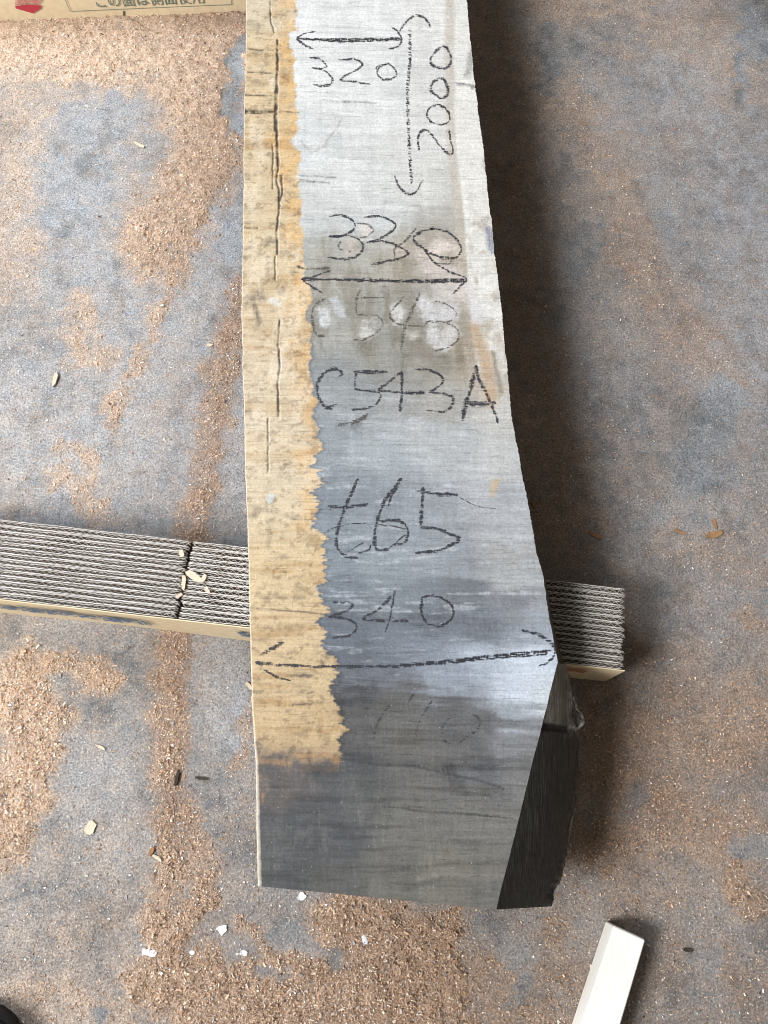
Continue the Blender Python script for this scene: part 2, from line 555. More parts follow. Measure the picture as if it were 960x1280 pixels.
def build_flakes():
    n0 = 1350000
    px = RNG.uniform(-40, W + 40, n0)
    py = RNG.uniform(-40, H + 40, n0)
    d3 = FW[None] + RT[None] * ((px - W / 2) / FPX)[:, None] + UP[None] * ((H / 2 - py) / FPX)[:, None]
    t = -CAMZ / d3[:, 2]
    X = d3[:, 0] * t
    Y = d3[:, 1] * t
    d, px, py = dust_at(X, Y)
    prob = 0.050 + 0.55 * sstep(0.22, 0.92, d) ** 1.5 + 0.10 * sstep(0.15, 0.5, d)
    right = sstep(560, 700, px) * sstep(1180, 1000, py)
    prob *= 1 - 0.25 * right
    keep = RNG.random(n0) < prob
    X, Y, d, px, py, right = X[keep], Y[keep], d[keep], px[keep], py[keep], right[keep]
    n = len(X)
    Z = height_at(X, Y, d) + RNG.uniform(0.0001, 0.0010, n) + RNG.random(n) ** 3 * 0.002 * sstep(0.5, 0.9, d)
    size = np.exp(RNG.normal(-0.70, 0.50, n)) * (0.78 + 0.22 * sstep(0.4, 0.8, d)) * (1 + 0.45 * right)
    size = np.minimum(size * np.where(right > 0.3, 0.80, 1.0), np.where(right > 0.3, 1.0, 1.9))
    L = 0.0012 * size * RNG.uniform(0.7, 1.6, n)
    Wd = 0.00065 * size * RNG.uniform(0.6, 1.5, n)
    yaw = RNG.uniform(0, 2 * math.pi, n)
    tilt = RNG.normal(0, 0.5, n)
    roll = RNG.normal(0, 0.55, n)
    u = np.stack([np.cos(yaw) * np.cos(tilt), np.sin(yaw) * np.cos(tilt), np.sin(tilt)], -1)
    side = np.stack([-np.sin(yaw), np.cos(yaw), np.zeros(n)], -1)
    nn = np.cross(u, side)
    v = side * np.cos(roll)[:, None] + nn * np.sin(roll)[:, None]
    w = np.cross(u, v)
    C = np.stack([X, Y, Z + 0.4 * np.abs(np.sin(tilt)) * L], -1)
    curl = (RNG.normal(0, 0.5, n) * Wd)[:, None]
    Lc, Wc = L[:, None], Wd[:, None]
    a = C - u * Lc - v * Wc * RNG.uniform(0.2, 1, (n, 1)) + w * curl
    b = C - u * Lc * RNG.uniform(0.3, 1, (n, 1)) + v * Wc + w * curl * 0.2
    c = C + u * Lc + v * Wc * RNG.uniform(0.1, 1, (n, 1)) + w * curl
    e = C + u * Lc * RNG.uniform(0.3, 1, (n, 1)) - v * Wc - w * curl * 0.2
    V = np.stack([a, b, c, e], 1).reshape(-1, 3)
    F = np.arange(n * 4).reshape(n, 4)
    F = np.concatenate([F[:, [0, 1, 2]], F[:, [0, 2, 3]]], 0)
    pal = np.array([[0.44, 0.32, 0.21], [0.36, 0.235, 0.145], [0.55, 0.43, 0.30], [0.235, 0.145, 0.09], [0.62, 0.55, 0.45], [0.11, 0.085, 0.07], [0.30, 0.29, 0.28], [0.72, 0.70, 0.66]]) * np.array([1.20, 1.19, 1.28])
    w1 = np.array([0.27, 0.25, 0.17, 0.13, 0.06, 0.06, 0.03, 0.03])
    w2 = np.array([0.16, 0.15, 0.13, 0.11, 0.10, 0.12, 0.18, 0.05])
    i1 = RNG.choice(8, n, p=w1)
    i2 = RNG.choice(8, n, p=w2)
    idx = np.where(RNG.random(n) < sstep(0.3, 0.6, d), i1, i2)
    colr = pal[idx] * RNG.uniform(0.75, 1.2, (n, 1))
    # the drifts at the left are paler, those on the right redder
    pale = sstep(320, 120, px) * sstep(1120, 900, py)
    colr = colr * (1 + 0.28 * pale[:, None]) * np.where(right[:, None] > 0.5, [[1.0, 0.95, 0.92]], [[1, 1, 1]])
    me = mesh_np('sawdust', V, F, cols=np.repeat(np.clip(colr, 0, 0.85), 4, 0))
    o = tag(link('sawdust', me, M_FLAKE), 'tan sawdust flakes scattered over the concrete floor', 'sawdust', kind='stuff')
    print('flakes', n)


build_floor()
build_flakes()

# ------------------------------------------------------------------ slab
ZT, ZB = 0.160, 0.095
LEFT = [(327, 1108), (326, 1040), (324, 970), (320, 930), (317, 880), (314, 800), (312, 720), (310, 640), (307, 560), (305, 480), (303, 400), (304, 320), (305, 240), (306, 160), (308, 80), (309, 0)]
RIGHT = [(620, 1137), (640, 1058), (661, 972), (680, 897), (697, 828), (686, 770), (680, 724), (670, 690), (660, 630), (651, 585), (641, 530), (634, 460), (627, 390), (620, 330), (611, 250), (606, 200), (599, 150), (592, 90), (586, 30), (583, 0)]
# lower edge of the waney face, on the slab's underside
WANE = [(690, 1133), (706, 1080), (718, 1010), (724, 955), (724, 905), (721, 870), (711, 845), (704, 828)]


def poly3(pix, z):
    return np.array([P(a, b, z) for a, b in pix])


def resample(pts, s_new, s_old=None):
    return np.stack([np.interp(s_new, s_old, pts[:, i]) for i in range(3)], -1)


base_c = P(480, 700, ZB)
BASE = np.array([base_c[0], base_c[1], ZB])

L3 = poly3(LEFT, ZT)
R3 = poly3(RIGHT, ZT)
# the board runs on out of the picture to its two metres
yl = L3[0, 1] + 1.985
L3 = np.vstack([L3, [[L3[-1, 0] + 0.004, 1.3, ZT], [L3[-1, 0] - 0.006, yl, ZT]]])
R3 = np.vstack([R3, [[R3[-1, 0] - 0.014, 1.3, ZT], [R3[-1, 0] - 0.028, yl, ZT]]])
Y0 = 0.5 * (L3[0, 1] + R3[0, 1])
# rows follow y on either side
vis_top = P(480, -30, ZT)[1]
rows = np.concatenate([np.linspace(0, 1, 920), 1 + (np.linspace(0, 1, 40)[1:])])


def yrow(s, y_near):
    return np.where(s <= 1, y_near + (vis_top - y_near) * s, vis_top + (yl - vis_top) * (s - 1))


def edge_curve(E):
    yy = yrow(rows, E[0, 1])
    x = np.interp(yy, E[:, 1], E[:, 0])
    return x, yy


lx, ly = edge_curve(L3)
rx, ry = edge_curve(R3)
# slight irregularity of the sawn edges
lx = lx + 0.0012 * (vn(ly * 40, ly * 0, 71) - 0.5) + 0.0006 * (vn(ly * 300, ly * 0, 72) - 0.5)
rough_r = sstep(830, 700, project(np.stack([rx, ry, np.full_like(rx, ZT)], -1))[1])
rx = rx + rough_r * (0.0022 * (fbm(ry * 60, ry * 0, 73) - 0.5) + 0.0010 * (vn(ry * 500, ry * 0, 74) - 0.5))
rx = rx + (1 - rough_r) * 0.0012 * (fbm(ry * 90, ry * 0 + 4, 76, 4, 0.65) - 0.5)
NR = len(rows)
NC = 340
u = np.linspace(0, 1, NC)
TX = lx[:, None] * (1 - u) + rx[:, None] * u
TY = ly[:, None] * (1 - u) + ry[:, None] * u
TPX, TPY = project(np.stack([TX, TY, np.full_like(TX, ZT)], -1))

# ---- colour of the sawn face: control points (photo pixel, colour as seen, its glare and sheen painted in)
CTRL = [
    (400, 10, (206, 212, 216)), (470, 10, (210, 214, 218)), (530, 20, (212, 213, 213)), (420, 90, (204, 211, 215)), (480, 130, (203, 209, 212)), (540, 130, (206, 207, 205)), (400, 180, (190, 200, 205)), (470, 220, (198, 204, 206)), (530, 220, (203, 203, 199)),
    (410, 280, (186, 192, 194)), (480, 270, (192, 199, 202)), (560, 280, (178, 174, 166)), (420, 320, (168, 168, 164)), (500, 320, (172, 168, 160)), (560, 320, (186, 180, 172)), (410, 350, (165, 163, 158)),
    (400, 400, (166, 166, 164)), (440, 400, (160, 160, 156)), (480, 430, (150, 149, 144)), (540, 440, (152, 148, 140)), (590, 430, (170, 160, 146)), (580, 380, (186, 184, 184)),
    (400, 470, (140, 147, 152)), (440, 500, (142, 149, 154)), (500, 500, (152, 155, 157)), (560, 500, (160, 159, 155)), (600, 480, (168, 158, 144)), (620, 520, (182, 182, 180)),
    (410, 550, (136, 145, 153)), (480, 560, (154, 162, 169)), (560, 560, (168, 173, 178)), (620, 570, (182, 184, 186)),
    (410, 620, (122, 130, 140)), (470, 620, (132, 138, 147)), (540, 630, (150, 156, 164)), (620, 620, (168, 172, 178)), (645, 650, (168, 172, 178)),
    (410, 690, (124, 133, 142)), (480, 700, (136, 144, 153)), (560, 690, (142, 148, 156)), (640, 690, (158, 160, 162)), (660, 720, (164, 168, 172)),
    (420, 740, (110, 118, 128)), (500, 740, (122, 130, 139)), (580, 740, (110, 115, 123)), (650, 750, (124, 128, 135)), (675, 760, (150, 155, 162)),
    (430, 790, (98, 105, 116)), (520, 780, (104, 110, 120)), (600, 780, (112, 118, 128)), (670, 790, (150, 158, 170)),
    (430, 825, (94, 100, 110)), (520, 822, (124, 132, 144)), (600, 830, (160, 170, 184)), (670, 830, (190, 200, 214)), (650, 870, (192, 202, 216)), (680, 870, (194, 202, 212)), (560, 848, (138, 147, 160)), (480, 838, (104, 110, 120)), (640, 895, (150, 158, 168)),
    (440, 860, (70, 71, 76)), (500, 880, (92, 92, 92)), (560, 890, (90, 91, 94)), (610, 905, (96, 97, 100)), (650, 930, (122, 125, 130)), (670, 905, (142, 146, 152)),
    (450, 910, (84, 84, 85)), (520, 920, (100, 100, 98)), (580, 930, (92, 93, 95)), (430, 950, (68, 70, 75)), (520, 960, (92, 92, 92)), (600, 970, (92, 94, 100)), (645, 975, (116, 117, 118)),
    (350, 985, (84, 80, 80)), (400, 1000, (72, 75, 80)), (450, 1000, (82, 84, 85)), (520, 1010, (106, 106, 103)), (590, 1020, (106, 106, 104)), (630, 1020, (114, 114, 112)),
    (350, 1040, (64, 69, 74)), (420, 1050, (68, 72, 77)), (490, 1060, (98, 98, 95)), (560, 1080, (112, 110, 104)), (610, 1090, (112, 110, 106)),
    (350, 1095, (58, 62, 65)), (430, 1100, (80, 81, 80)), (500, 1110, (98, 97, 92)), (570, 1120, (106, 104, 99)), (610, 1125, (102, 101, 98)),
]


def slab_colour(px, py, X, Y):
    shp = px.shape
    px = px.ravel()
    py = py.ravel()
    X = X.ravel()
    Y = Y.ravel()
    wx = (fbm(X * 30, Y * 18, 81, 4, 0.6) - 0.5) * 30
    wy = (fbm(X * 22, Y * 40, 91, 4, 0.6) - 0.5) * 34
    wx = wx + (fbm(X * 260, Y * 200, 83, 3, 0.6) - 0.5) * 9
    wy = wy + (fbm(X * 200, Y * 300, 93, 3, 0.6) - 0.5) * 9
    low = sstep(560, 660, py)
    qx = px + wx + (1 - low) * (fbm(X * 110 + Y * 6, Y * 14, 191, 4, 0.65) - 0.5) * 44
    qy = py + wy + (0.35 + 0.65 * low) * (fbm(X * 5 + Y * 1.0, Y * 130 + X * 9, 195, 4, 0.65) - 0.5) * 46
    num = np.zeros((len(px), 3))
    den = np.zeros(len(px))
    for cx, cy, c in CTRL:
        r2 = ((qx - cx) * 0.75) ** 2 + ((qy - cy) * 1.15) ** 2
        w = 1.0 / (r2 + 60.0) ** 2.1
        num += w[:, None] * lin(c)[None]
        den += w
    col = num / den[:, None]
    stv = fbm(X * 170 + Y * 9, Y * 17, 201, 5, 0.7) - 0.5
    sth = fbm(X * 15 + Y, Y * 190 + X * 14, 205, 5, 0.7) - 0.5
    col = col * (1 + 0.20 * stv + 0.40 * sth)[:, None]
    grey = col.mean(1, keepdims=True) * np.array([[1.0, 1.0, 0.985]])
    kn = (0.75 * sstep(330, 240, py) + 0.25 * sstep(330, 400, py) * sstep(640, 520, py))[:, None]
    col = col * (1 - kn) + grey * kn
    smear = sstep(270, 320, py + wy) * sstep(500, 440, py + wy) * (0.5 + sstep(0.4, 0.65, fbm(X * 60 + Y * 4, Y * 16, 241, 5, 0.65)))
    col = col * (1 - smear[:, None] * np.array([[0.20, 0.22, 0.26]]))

    grain = 0.5 * fbm(X * 140, Y * 620, 181, 3, 0.6) + 0.5 * fbm(X * 560, Y * 130, 185, 3, 0.6)
    blotch = fbm(X * 110, Y * 110, 189, 4, 0.65)

    def blend(mask, c):
        nonlocal col
        m = np.clip(mask, 0, 1)
        m = np.clip(m * (0.55 + 0.9 * blotch) + (grain - 0.5) * 5.0 * m * (1 - m), 0, 1)[:, None]
        col = col * (1 - m) + np.asarray(lin(c))[None] * m

    def seg(poly, r, soft=0.5, warp=0.4):
        return sstep(1.0, 1.0 - soft, dseg(px + wx * warp, py + wy * warp, poly) / r)

    # right-hand pale band beyond the beige stripe
    bx = np.interp(py, [0, 60, 130, 200, 260, 330, 400, 470, 540, 640, 700], [567, 567, 567, 571, 577, 582, 588, 594, 605, 630, 650])
    on = sstep(560, 380, py)
    blend(sstep(9, 3, np.abs(px - bx + 5 + wx * 0.12)) * on * 0.62, (190, 180, 168))
    blend(sstep(-1, 4, px - bx + wx * 0.15) * on * 0.85, (222, 221, 217))
    blend(sstep(0.52, 0.66, fbm(X * 90, Y * 45, 85, 3)) * sstep(2, 12, px - bx) * sstep(200, 300, py) * on * 0.6, (170, 160, 148))
    for poly, r, c, s in [([(592, 60), (586, 95)], 7, (120, 118, 122), 0.55), ([(568, 106), (594, 107)], 2.5, (110, 108, 112), 0.7), ([(611, 290), (616, 312)], 8, (120, 128, 150), 0.7), ([(596, 410), (606, 450), (612, 500)], 15, (184, 160, 134), 0.8),
                          ([(616, 440), (624, 490)], 6, (138, 128, 112), 0.7), ([(620, 600), (616, 618)], 9, (186, 168, 140), 0.8), ([(588, 360), (600, 400)], 11, (214, 216, 222), 0.7), ([(606, 200), (610, 240)], 5, (150, 152, 158), 0.5)]:
        blend(seg(poly, r, 0.9) * s, c)
    # wiped patches left around the old numbers
    for poly, r, c, s in [([(455, 288)], 13, (210, 200, 194), 0.75), ([(436, 307)], 12, (196, 182, 172), 0.6), ([(545, 310), (565, 308)], 13, (216, 206, 200), 0.85), ([(505, 312), (540, 320)], 13, (208, 198, 190), 0.6), ([(535, 335), (570, 345)], 14, (208, 198, 194), 0.7),
                          ([(455, 410), (460, 415)], 14, (206, 204, 202), 0.8), ([(402, 390), (402, 405)], 8, (202, 206, 210), 0.8), ([(418, 375), (425, 390)], 9, (192, 198, 204), 0.7), ([(498, 392)], 13, (208, 206, 206), 0.8), ([(530, 382), (548, 395), (566, 390)], 14, (210, 210, 214), 0.75), ([(542, 416), (556, 428), (568, 420)], 14, (208, 208, 210), 0.75), ([(555, 360), (590, 365)], 13, (204, 196, 192), 0.7), ([(518, 415)], 10, (190, 188, 184), 0.7),
                          ([(508, 350), (518, 330), (516, 300)], 7, (150, 143, 132), 0.6), ([(425, 352), (436, 380), (442, 420)], 6, (132, 126, 116), 0.7), ([(482, 360), (484, 400)], 6, (122, 116, 106), 0.7), ([(520, 430), (535, 440)], 12, (132, 126, 116), 0.6), ([(560, 298), (570, 305)], 8, (150, 140, 130), 0.6), ([(540, 293), (530, 300)], 7, (160, 150, 140), 0.5), ([(580, 390), (588, 430)], 8, (138, 132, 122), 0.6), ([(474, 385), (470, 375)], 8, (140, 138, 132), 0.6), ([(392, 335), (405, 338)], 8, (130, 126, 120), 0.5), ([(390, 385), (395, 415)], 4, (130, 126, 120), 0.6)]:
        blend(seg(poly, r * 1.15, 0.8, 0.6) * s * 0.85, c)
    # v-shaped stain near the top
    blend(seg([(378, 180), (390, 193), (405, 182), (428, 150)], 3.0, 0.9, 0.35) * 0.42, (150, 146, 138))
    for poly, r, s in [([(405, 125), (440, 127)], 1.6, 0.28), ([(430, 126), (470, 128)], 1.8, 0.42), ([(374, 219), (420, 222)], 1.8, 0.5), ([(374, 226), (392, 228)], 2.6, 0.5), ([(390, 228), (412, 229)], 1.6, 0.42), ([(432, 126), (440, 126)], 2.2, 0.3), ([(440, 535), (460, 520)], 6, 0.35), ([(420, 532), (450, 528)], 5, 0.25)]:
        blend(seg(poly, r, 0.7, 0.1) * s, (96, 96, 100))
    # dark boards' end: streaks and stains
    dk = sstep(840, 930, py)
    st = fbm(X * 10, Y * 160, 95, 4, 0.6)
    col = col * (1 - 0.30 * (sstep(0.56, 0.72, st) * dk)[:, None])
    for poly, r, s in [([(425, 950), (520, 958), (630, 985)], 2.5, 0.6), ([(480, 1009), (640, 1022)], 1.8, 0.65), ([(500, 1006), (580, 1012)], 1.4, 0.5), ([(560, 960), (572, 985)], 13, 0.4), ([(430, 945), (500, 955), (600, 962)], 7, 0.35), ([(330, 1076), (345, 1077)], 1.5, 0.7), ([(505, 1110), (548, 1100)], 6, 0.30), ([(380, 965), (420, 968)], 5, 0.5), ([(425, 850), (428, 940)], 8, 0.35), ([(520, 985), (640, 998)], 1.4, 0.4), ([(570, 775), (660, 785)], 12, 0.22), ([(410, 765), (560, 772)], 9, 0.25)]:
        blend(seg(poly, r, 0.7, 0.15) * s, (52, 53, 57))
    blend(seg([(525, 1100), (545, 1097)], 6, 0.7) * 0.35, (140, 138, 128))
    # scratches along the grain on the dark end
    blend(sstep(0.58, 0.70, fbm(X * 430 + Y * 40, Y * 34, 221, 3, 0.6)) * dk * 0.07, (140, 141, 142))
    blend(sstep(0.60, 0.72, fbm(X * 400 - Y * 30, Y * 26, 225, 3, 0.6)) * dk * 0.12, (58, 59, 62))
    blend(sstep(0.60, 0.72, fbm(X * 36, Y * 420 + X * 30, 229, 3, 0.6)) * dk * 0.06, (140, 141, 142))
    blend(sstep(0.55, 0.72, fbm(X * 26, Y * 30, 233, 4, 0.6)) * dk * 0.14, (122, 120, 116))
    # whitish scuffs in the blue-grey field
    sc_ = sstep(0.60, 0.74, fbm(X * 24, Y * 190, 97, 4, 0.6)) * sstep(430, 560, py) * sstep(900, 780, py)
    blend(sc_ * 0.35, (196, 202, 210))
    # ---- sapwood
    sb = np.interp(py, [-40, 0, 38, 42, 62, 72, 90, 118, 140, 165, 178, 190, 215, 250, 300, 325, 345, 378, 395, 410, 422, 450, 470, 500, 560, 620, 680, 740, 790, 830, 860, 900, 955, 1000],
                   [371, 371, 371, 362, 364, 367, 366, 367, 370, 372, 362, 374, 373, 376, 377, 379, 382, 388, 380, 388, 384, 386, 388, 388, 392, 394, 397, 400, 398, 405, 410, 418, 424, 424])
    jag = 9 * (fbm(py * 0.055, py * 0 + 0.3, 101, 3, 0.6) - 0.5) + 5 * (vn(py * 0.19, px * 0, 104) - 0.5)
    rdg = lambda f, sd_: 1 - np.abs(2 * vn(py * f, px * 0 + 0.5, sd_) - 1)
    teeth = (17 * (rdg(0.05, 105) - 0.55) + 11 * (rdg(0.13, 106) - 0.5)) * sstep(400, 540, py) + (vn(py * 0.5, px * 0, 119) - 0.5) * 9 * sstep(500, 600, py)
    calm = sstep(980, 930, py)
    sx = px - (sb + (jag + teeth) * calm) + (fbm(X * 200, Y * 260, 107, 3) - 0.5) * 3
    sap = sstep(2.2, -2.2, sx + (grain - 0.5) * 9)
    endm = sstep(966, 936, py + (fbm(X * 60, Y * 90, 108, 5, 0.65) - 0.5) * 52 + 10 * sstep(400, 330, px))
    # colour along the sapwood
    yy = [0, 60, 130, 200, 300, 400, 480, 560, 640, 700, 780, 860, 920, 960]
    cc = lin(np.array([(202, 188, 162), (204, 182, 144), (202, 178, 138), (196, 174, 136), (204, 184, 148), (198, 178, 144), (202, 184, 154), (206, 190, 162), (204, 186, 154), (202, 180, 140), (198, 174, 134), (192, 168, 128), (186, 160, 118), (158, 132, 102)]))
    sc3 = np.stack([np.interp(py + wy * 0.5, yy, cc[:, i]) for i in range(3)], -1)
    fr = sstep(-36, -8, sx + (fbm(X * 40, Y * 50, 109, 4) - 0.5) * 40) * sstep(760, 600, py)
    fringe = lin((214, 168, 98))
    fr = fr * (0.35 + 0.65 * sstep(0.35, 0.6, fbm(X * 50, Y * 50, 110, 4, 0.6)))
    sc3 = sc3 * (1 - 0.65 * fr[:, None]) + fringe[None] * 0.65 * fr[:, None]
    sc3 = sc3 * 0.86 + sc3.mean(1, keepdims=True) * 0.14
    # growth blotches: brown cross streaks and pale scuffs
    stq = fbm(X * 9, Y * 75, 111, 4, 0.6)
    sc3 = sc3 * (1 - sstep(0.55, 0.78, stq)[:, None] * np.array([0.16, 0.24, 0.34])[None])
    pl = sstep(0.52, 0.72, fbm(X * 45, Y * 14, 113, 4, 0.6)) * sstep(720, 560, py)
    sc3 = sc3 * (1 - 0.45 * pl[:, None]) + lin((220, 208, 188))[None] * 0.45 * pl[:, None]
    gq = sstep(0.60, 0.75, fbm(X * 60, Y * 60, 115, 4, 0.6))
    sc3 = sc3 * (1 - gq[:, None] * 0.28)
    dirt = sstep(0.56, 0.74, fbm(X * 130, Y * 170, 116, 4, 0.65))
    sc3 = sc3 * (1 - dirt[:, None] * np.array([0.34, 0.36, 0.37])[None])
    m = (sap * endm)[:, None]
    # dark rim along the sapwood line, orange bleeding below its end
    rim = sstep(7, 0.5, sx) * sstep(-1, 1.5, sx) * sstep(250, 480, py) * sstep(960, 930, py) * 0.42
    col = col * (1 - rim[:, None])
    col = col * (1 - m) + sc3 * m
    bleed = sap * sstep(1015, 965, py) * (1 - endm) * sstep(0.42, 0.62, fbm(X * 70, Y * 70, 117, 4, 0.6)) * sstep(440, 330, px)
    blend(bleed * 0.5, (128, 108, 96))
    for poly, r, s in [([(316, 370), (330, 368)], 9, 0.62), ([(318, 380), (322, 405)], 5, 0.7), ([(330, 308), (336, 302), (345, 300)], 3, 0.5), ([(334, 600), (338, 632)], 6, 0.10), ([(318, 635), (345, 640)], 5, 0.3), ([(333, 653), (338, 650)], 5, 0.4),
                       ([(362, 844), (393, 845)], 2.8, 0.72), ([(364, 881), (390, 879)], 3, 0.68), ([(322, 745), (380, 744)], 4, 0.3), ([(386, 945), (388, 965)], 5, 0.8), ([(378, 962), (420, 964)], 6, 0.75), ([(345, 20), (340, 30)], 6, 0.2), ([(352, 22)], 6, 0.25), ([(310, 28), (322, 30)], 5, 0.3), ([(354, 90), (356, 94)], 6, 0.4), ([(354, 118)], 6, 0.4), ([(333, 194)], 4, 0.5), ([(362, 228)], 6, 0.4), ([(358, 165), (366, 166)], 6, 0.3), ([(336, 105), (330, 108)], 5, 0.2),
                       ([(393, 862), (386, 865)], 2.5, 0.5), ([(372, 866), (377, 862)], 2.4, 0.4), ([(386, 871), (392, 869)], 2.2, 0.5), ([(385, 905), (392, 904)], 2.5, 0.55), ([(376, 899), (383, 898)], 2, 0.4), ([(402, 932), (412, 932)], 2, 0.4), ([(356, 864), (360, 863)], 2.5, 0.3), ([(394, 898), (402, 898)], 2, 0.4), ([(356, 890), (360, 890)], 2.4, 0.4)]:
        blend(seg(poly, r * 1.15, 1.0, 0.35) * s, (84, 76, 70))
    for poly, r, s in [([(376, 950), (405, 945)], 6, 0.6), ([(412, 950), (424, 955)], 6, 0.6), ([(326, 950), (360, 955)], 7, 0.4), ([(306, 284), (342, 286)], 3, 0.5), ([(306, 434), (340, 437)], 5, 0.5), ([(306, 405), (320, 406)], 4, 0.4), ([(330, 990), (328, 1000)], 3, 0.6)]:
        blend(seg(poly, r, 1.0, 0.35) * s * 0.8, (166, 126, 82))
    blend(seg([(335, 626), (338, 620)], 5, 0.5, 0.2) * 0.75, (196, 204, 208))
    blend(seg([(340, 374), (346, 378)], 7, 0.6, 0.2) * 0.6, (206, 208, 206))
    # ---- drying cracks
    crack = np.zeros(len(px))
    for poly, r in [([(338, 0), (338, 25), (343, 40)], 0.9), ([(347, 50), (347, 75), (346, 110)], 1.8), ([(346, 108), (345, 140), (345, 162)], 2.6), ([(346, 160), (347, 190), (348, 205)], 1.8), ([(348, 205), (346, 225), (349, 240), (349, 260), (346, 290), (347, 317)], 1.4), ([(341, 180), (341, 235)], 0.9), ([(352, 220), (353, 240), (350, 250)], 1.5), ([(344, 320), (344, 350)], 0.9), ([(350, 400), (348, 430), (350, 460), (347, 482), (348, 505), (348, 520)], 1.3), ([(335, 523), (335, 590)], 0.9),
                    ([(307, 139), (325, 139.5)], 3.2), ([(320, 139.5), (345, 139)], 1.8), ([(345, 139), (374, 140)], 0.9), ([(310, 90), (342, 91)], 1.1), ([(312, 61), (330, 62)], 0.9), ([(308, 118), (340, 119)], 1.1), ([(340, 57), (352, 56)], 0.7), ([(312, 760), (345, 762), (404, 767)], 0.9), ([(366, 649), (394, 650)], 0.7), ([(379, 611), (386, 612)], 0.9), ([(306, 284), (322, 285)], 1.0)]:
        dd = dseg(px + (fbm(X * 150, Y * 150, 121, 3) - 0.5) * 2.2, py + (fbm(X * 150, Y * 150, 125, 3) - 0.5) * 1.5, poly)
        crack = np.maximum(crack, sstep(r * 0.85 + 0.8, r * 0.85 - 0.9, dd) * (0.42 + 0.58 * sstep(0.30, 0.60, fbm(X * 120, Y * 120, 127, 3, 0.6))))
    cm = crack[:, None] * 0.92
    col = col * (1 - cm) + lin((40, 32, 28))[None] * cm
    # one even factor on the colours as seen; glare and sheen stay in
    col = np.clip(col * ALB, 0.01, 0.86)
    return col.reshape(shp + (3,)), crack.reshape(shp)


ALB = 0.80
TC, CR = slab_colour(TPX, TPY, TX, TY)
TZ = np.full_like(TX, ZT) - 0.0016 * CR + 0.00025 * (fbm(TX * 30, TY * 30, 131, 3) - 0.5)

# rim of the sawn face -> left side, far end, near end and underside
WROWS = np.where(project(np.stack([rx, ry, np.full_like(rx, ZT)], -1))[1] >= 828)[0]
NW = WROWS[-1] + 1                                    # rows that carry the waney face
W3 = poly3(WANE, ZB)
bot_r = np.stack([rx - 0.012, ry, np.full_like(rx, ZB)], -1)
# just beyond the flare the edge still leans out a little, further on it is undercut
rpy = project(np.stack([rx, ry, np.full_like(rx, ZT)], -1))[1]
k_out = np.interp(rpy, [-3000, 300, 540, 600, 700, 780, 828], [-0.012, -0.010, 0.000, 0.014, 0.017, 0.018, 0.019])
bot_r[:, 0] = rx + k_out
wl = np.linspace(0, 1, NW)
Wr = np.concatenate([[0], np.cumsum(np.linalg.norm(np.diff(W3, axis=0), axis=1))])
Wi = resample(W3, wl * Wr[-1], Wr)
bot_r[:NW] = Wi
# ease from the flare into the edge beyond
e = np.clip((np.arange(NR) - NW) / 40.0, 0, 1)
off = (bot_r[NW - 1, 0] - rx[NW - 1]) - k_out[NW]
offy = bot_r[NW - 1, 1] - ry[NW - 1]
bot_r[NW:, 0] += (off * (1 - e))[NW:]
bot_r[NW:, 1] += (offy * (1 - e))[NW:]

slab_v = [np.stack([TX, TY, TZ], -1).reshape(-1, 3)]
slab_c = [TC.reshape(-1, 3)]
faces = [grid_faces(NR, NC)]
nv = NR * NC


def add_sheet(A, cols, flip=False):
    """A: (nr,nc,3) grid"""
    global nv
    nr, nc = A.shape[:2]
    f = grid_faces(nr, nc) + nv
    if flip:
        f = f[:, ::-1]
    slab_v.append(A.reshape(-1, 3))
    slab_c.append(cols.reshape(-1, 3))
    faces.append(f)
    nv += nr * nc


# left side: small worn arris, then the sawn side
lpy = project(np.stack([lx, ly, np.full_like(lx, ZT)], -1))[1]
cham = np.interp(lpy, [-9999, 500, 900, 960, 1040, 1200], [0.0006, 0.0010, 0.0016, 0.0032, 0.0042, 0.0042])
prof = [(0, 0), (1.0, -0.45), (1.15, -1.0), (1.0, -6), (0.6, -14)]
Ls = []
for a, b in prof:
    Ls.append(np.stack([lx - cham * a, ly, np.maximum(ZT + cham * b, ZB)], -1))
Ls.append(np.stack([lx + 0.002, ly, np.full_like(lx, ZB)], -1))
A = np.stack(Ls, 1)
ccol = np.ones((NR, len(Ls), 3)) * np.array([0.50, 0.45, 0.38])
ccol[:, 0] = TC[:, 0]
add_sheet(A, ccol, False)
# right side beyond the waney part
r_s = np.linspace(0, 1, 8)
seg_rows = slice(NW - 1, NR)
T = np.stack([rx, ry, np.full_like(rx, ZT)], -1)[seg_rows]
B = bot_r[seg_rows]
A = T[:, None] * (1 - r_s)[None, :, None] + B[:, None] * r_s[None, :, None]
A[:, 1:-1, 0] += 0.004 * (fbm(A[:, 1:-1, 1] * 45, A[:, 1:-1, 2] * 60, 141, 4) - 0.5)
rc = np.ones(A.shape) * np.array([0.10, 0.08, 0.062])
add_sheet(A, rc, True)
# near end, far end, underside
L_b = np.stack([lx + 0.002, ly, np.full_like(lx, ZB)], -1)
uu = np.linspace(0, 1, 60)
for row, fl in ((0, True), (NR - 1, False)):
    top = np.stack([lx[row] * (1 - uu) + rx[row] * uu, ly[row] * (1 - uu) + ry[row] * uu, np.full_like(uu, ZT)], -1)
    bot = L_b[row][None] * (1 - uu)[:, None] + bot_r[row][None] * uu[:, None]
    A = np.stack([top * (1 - s) + bot * s for s in np.linspace(0, 1, 8)], 0)
    add_sheet(A, np.ones(A.shape) * np.array([0.13, 0.115, 0.10]), not fl)
A = np.stack([L_b[::8], bot_r[::8]], 1)
add_sheet(A, np.ones(A.shape) * 0.2, True)

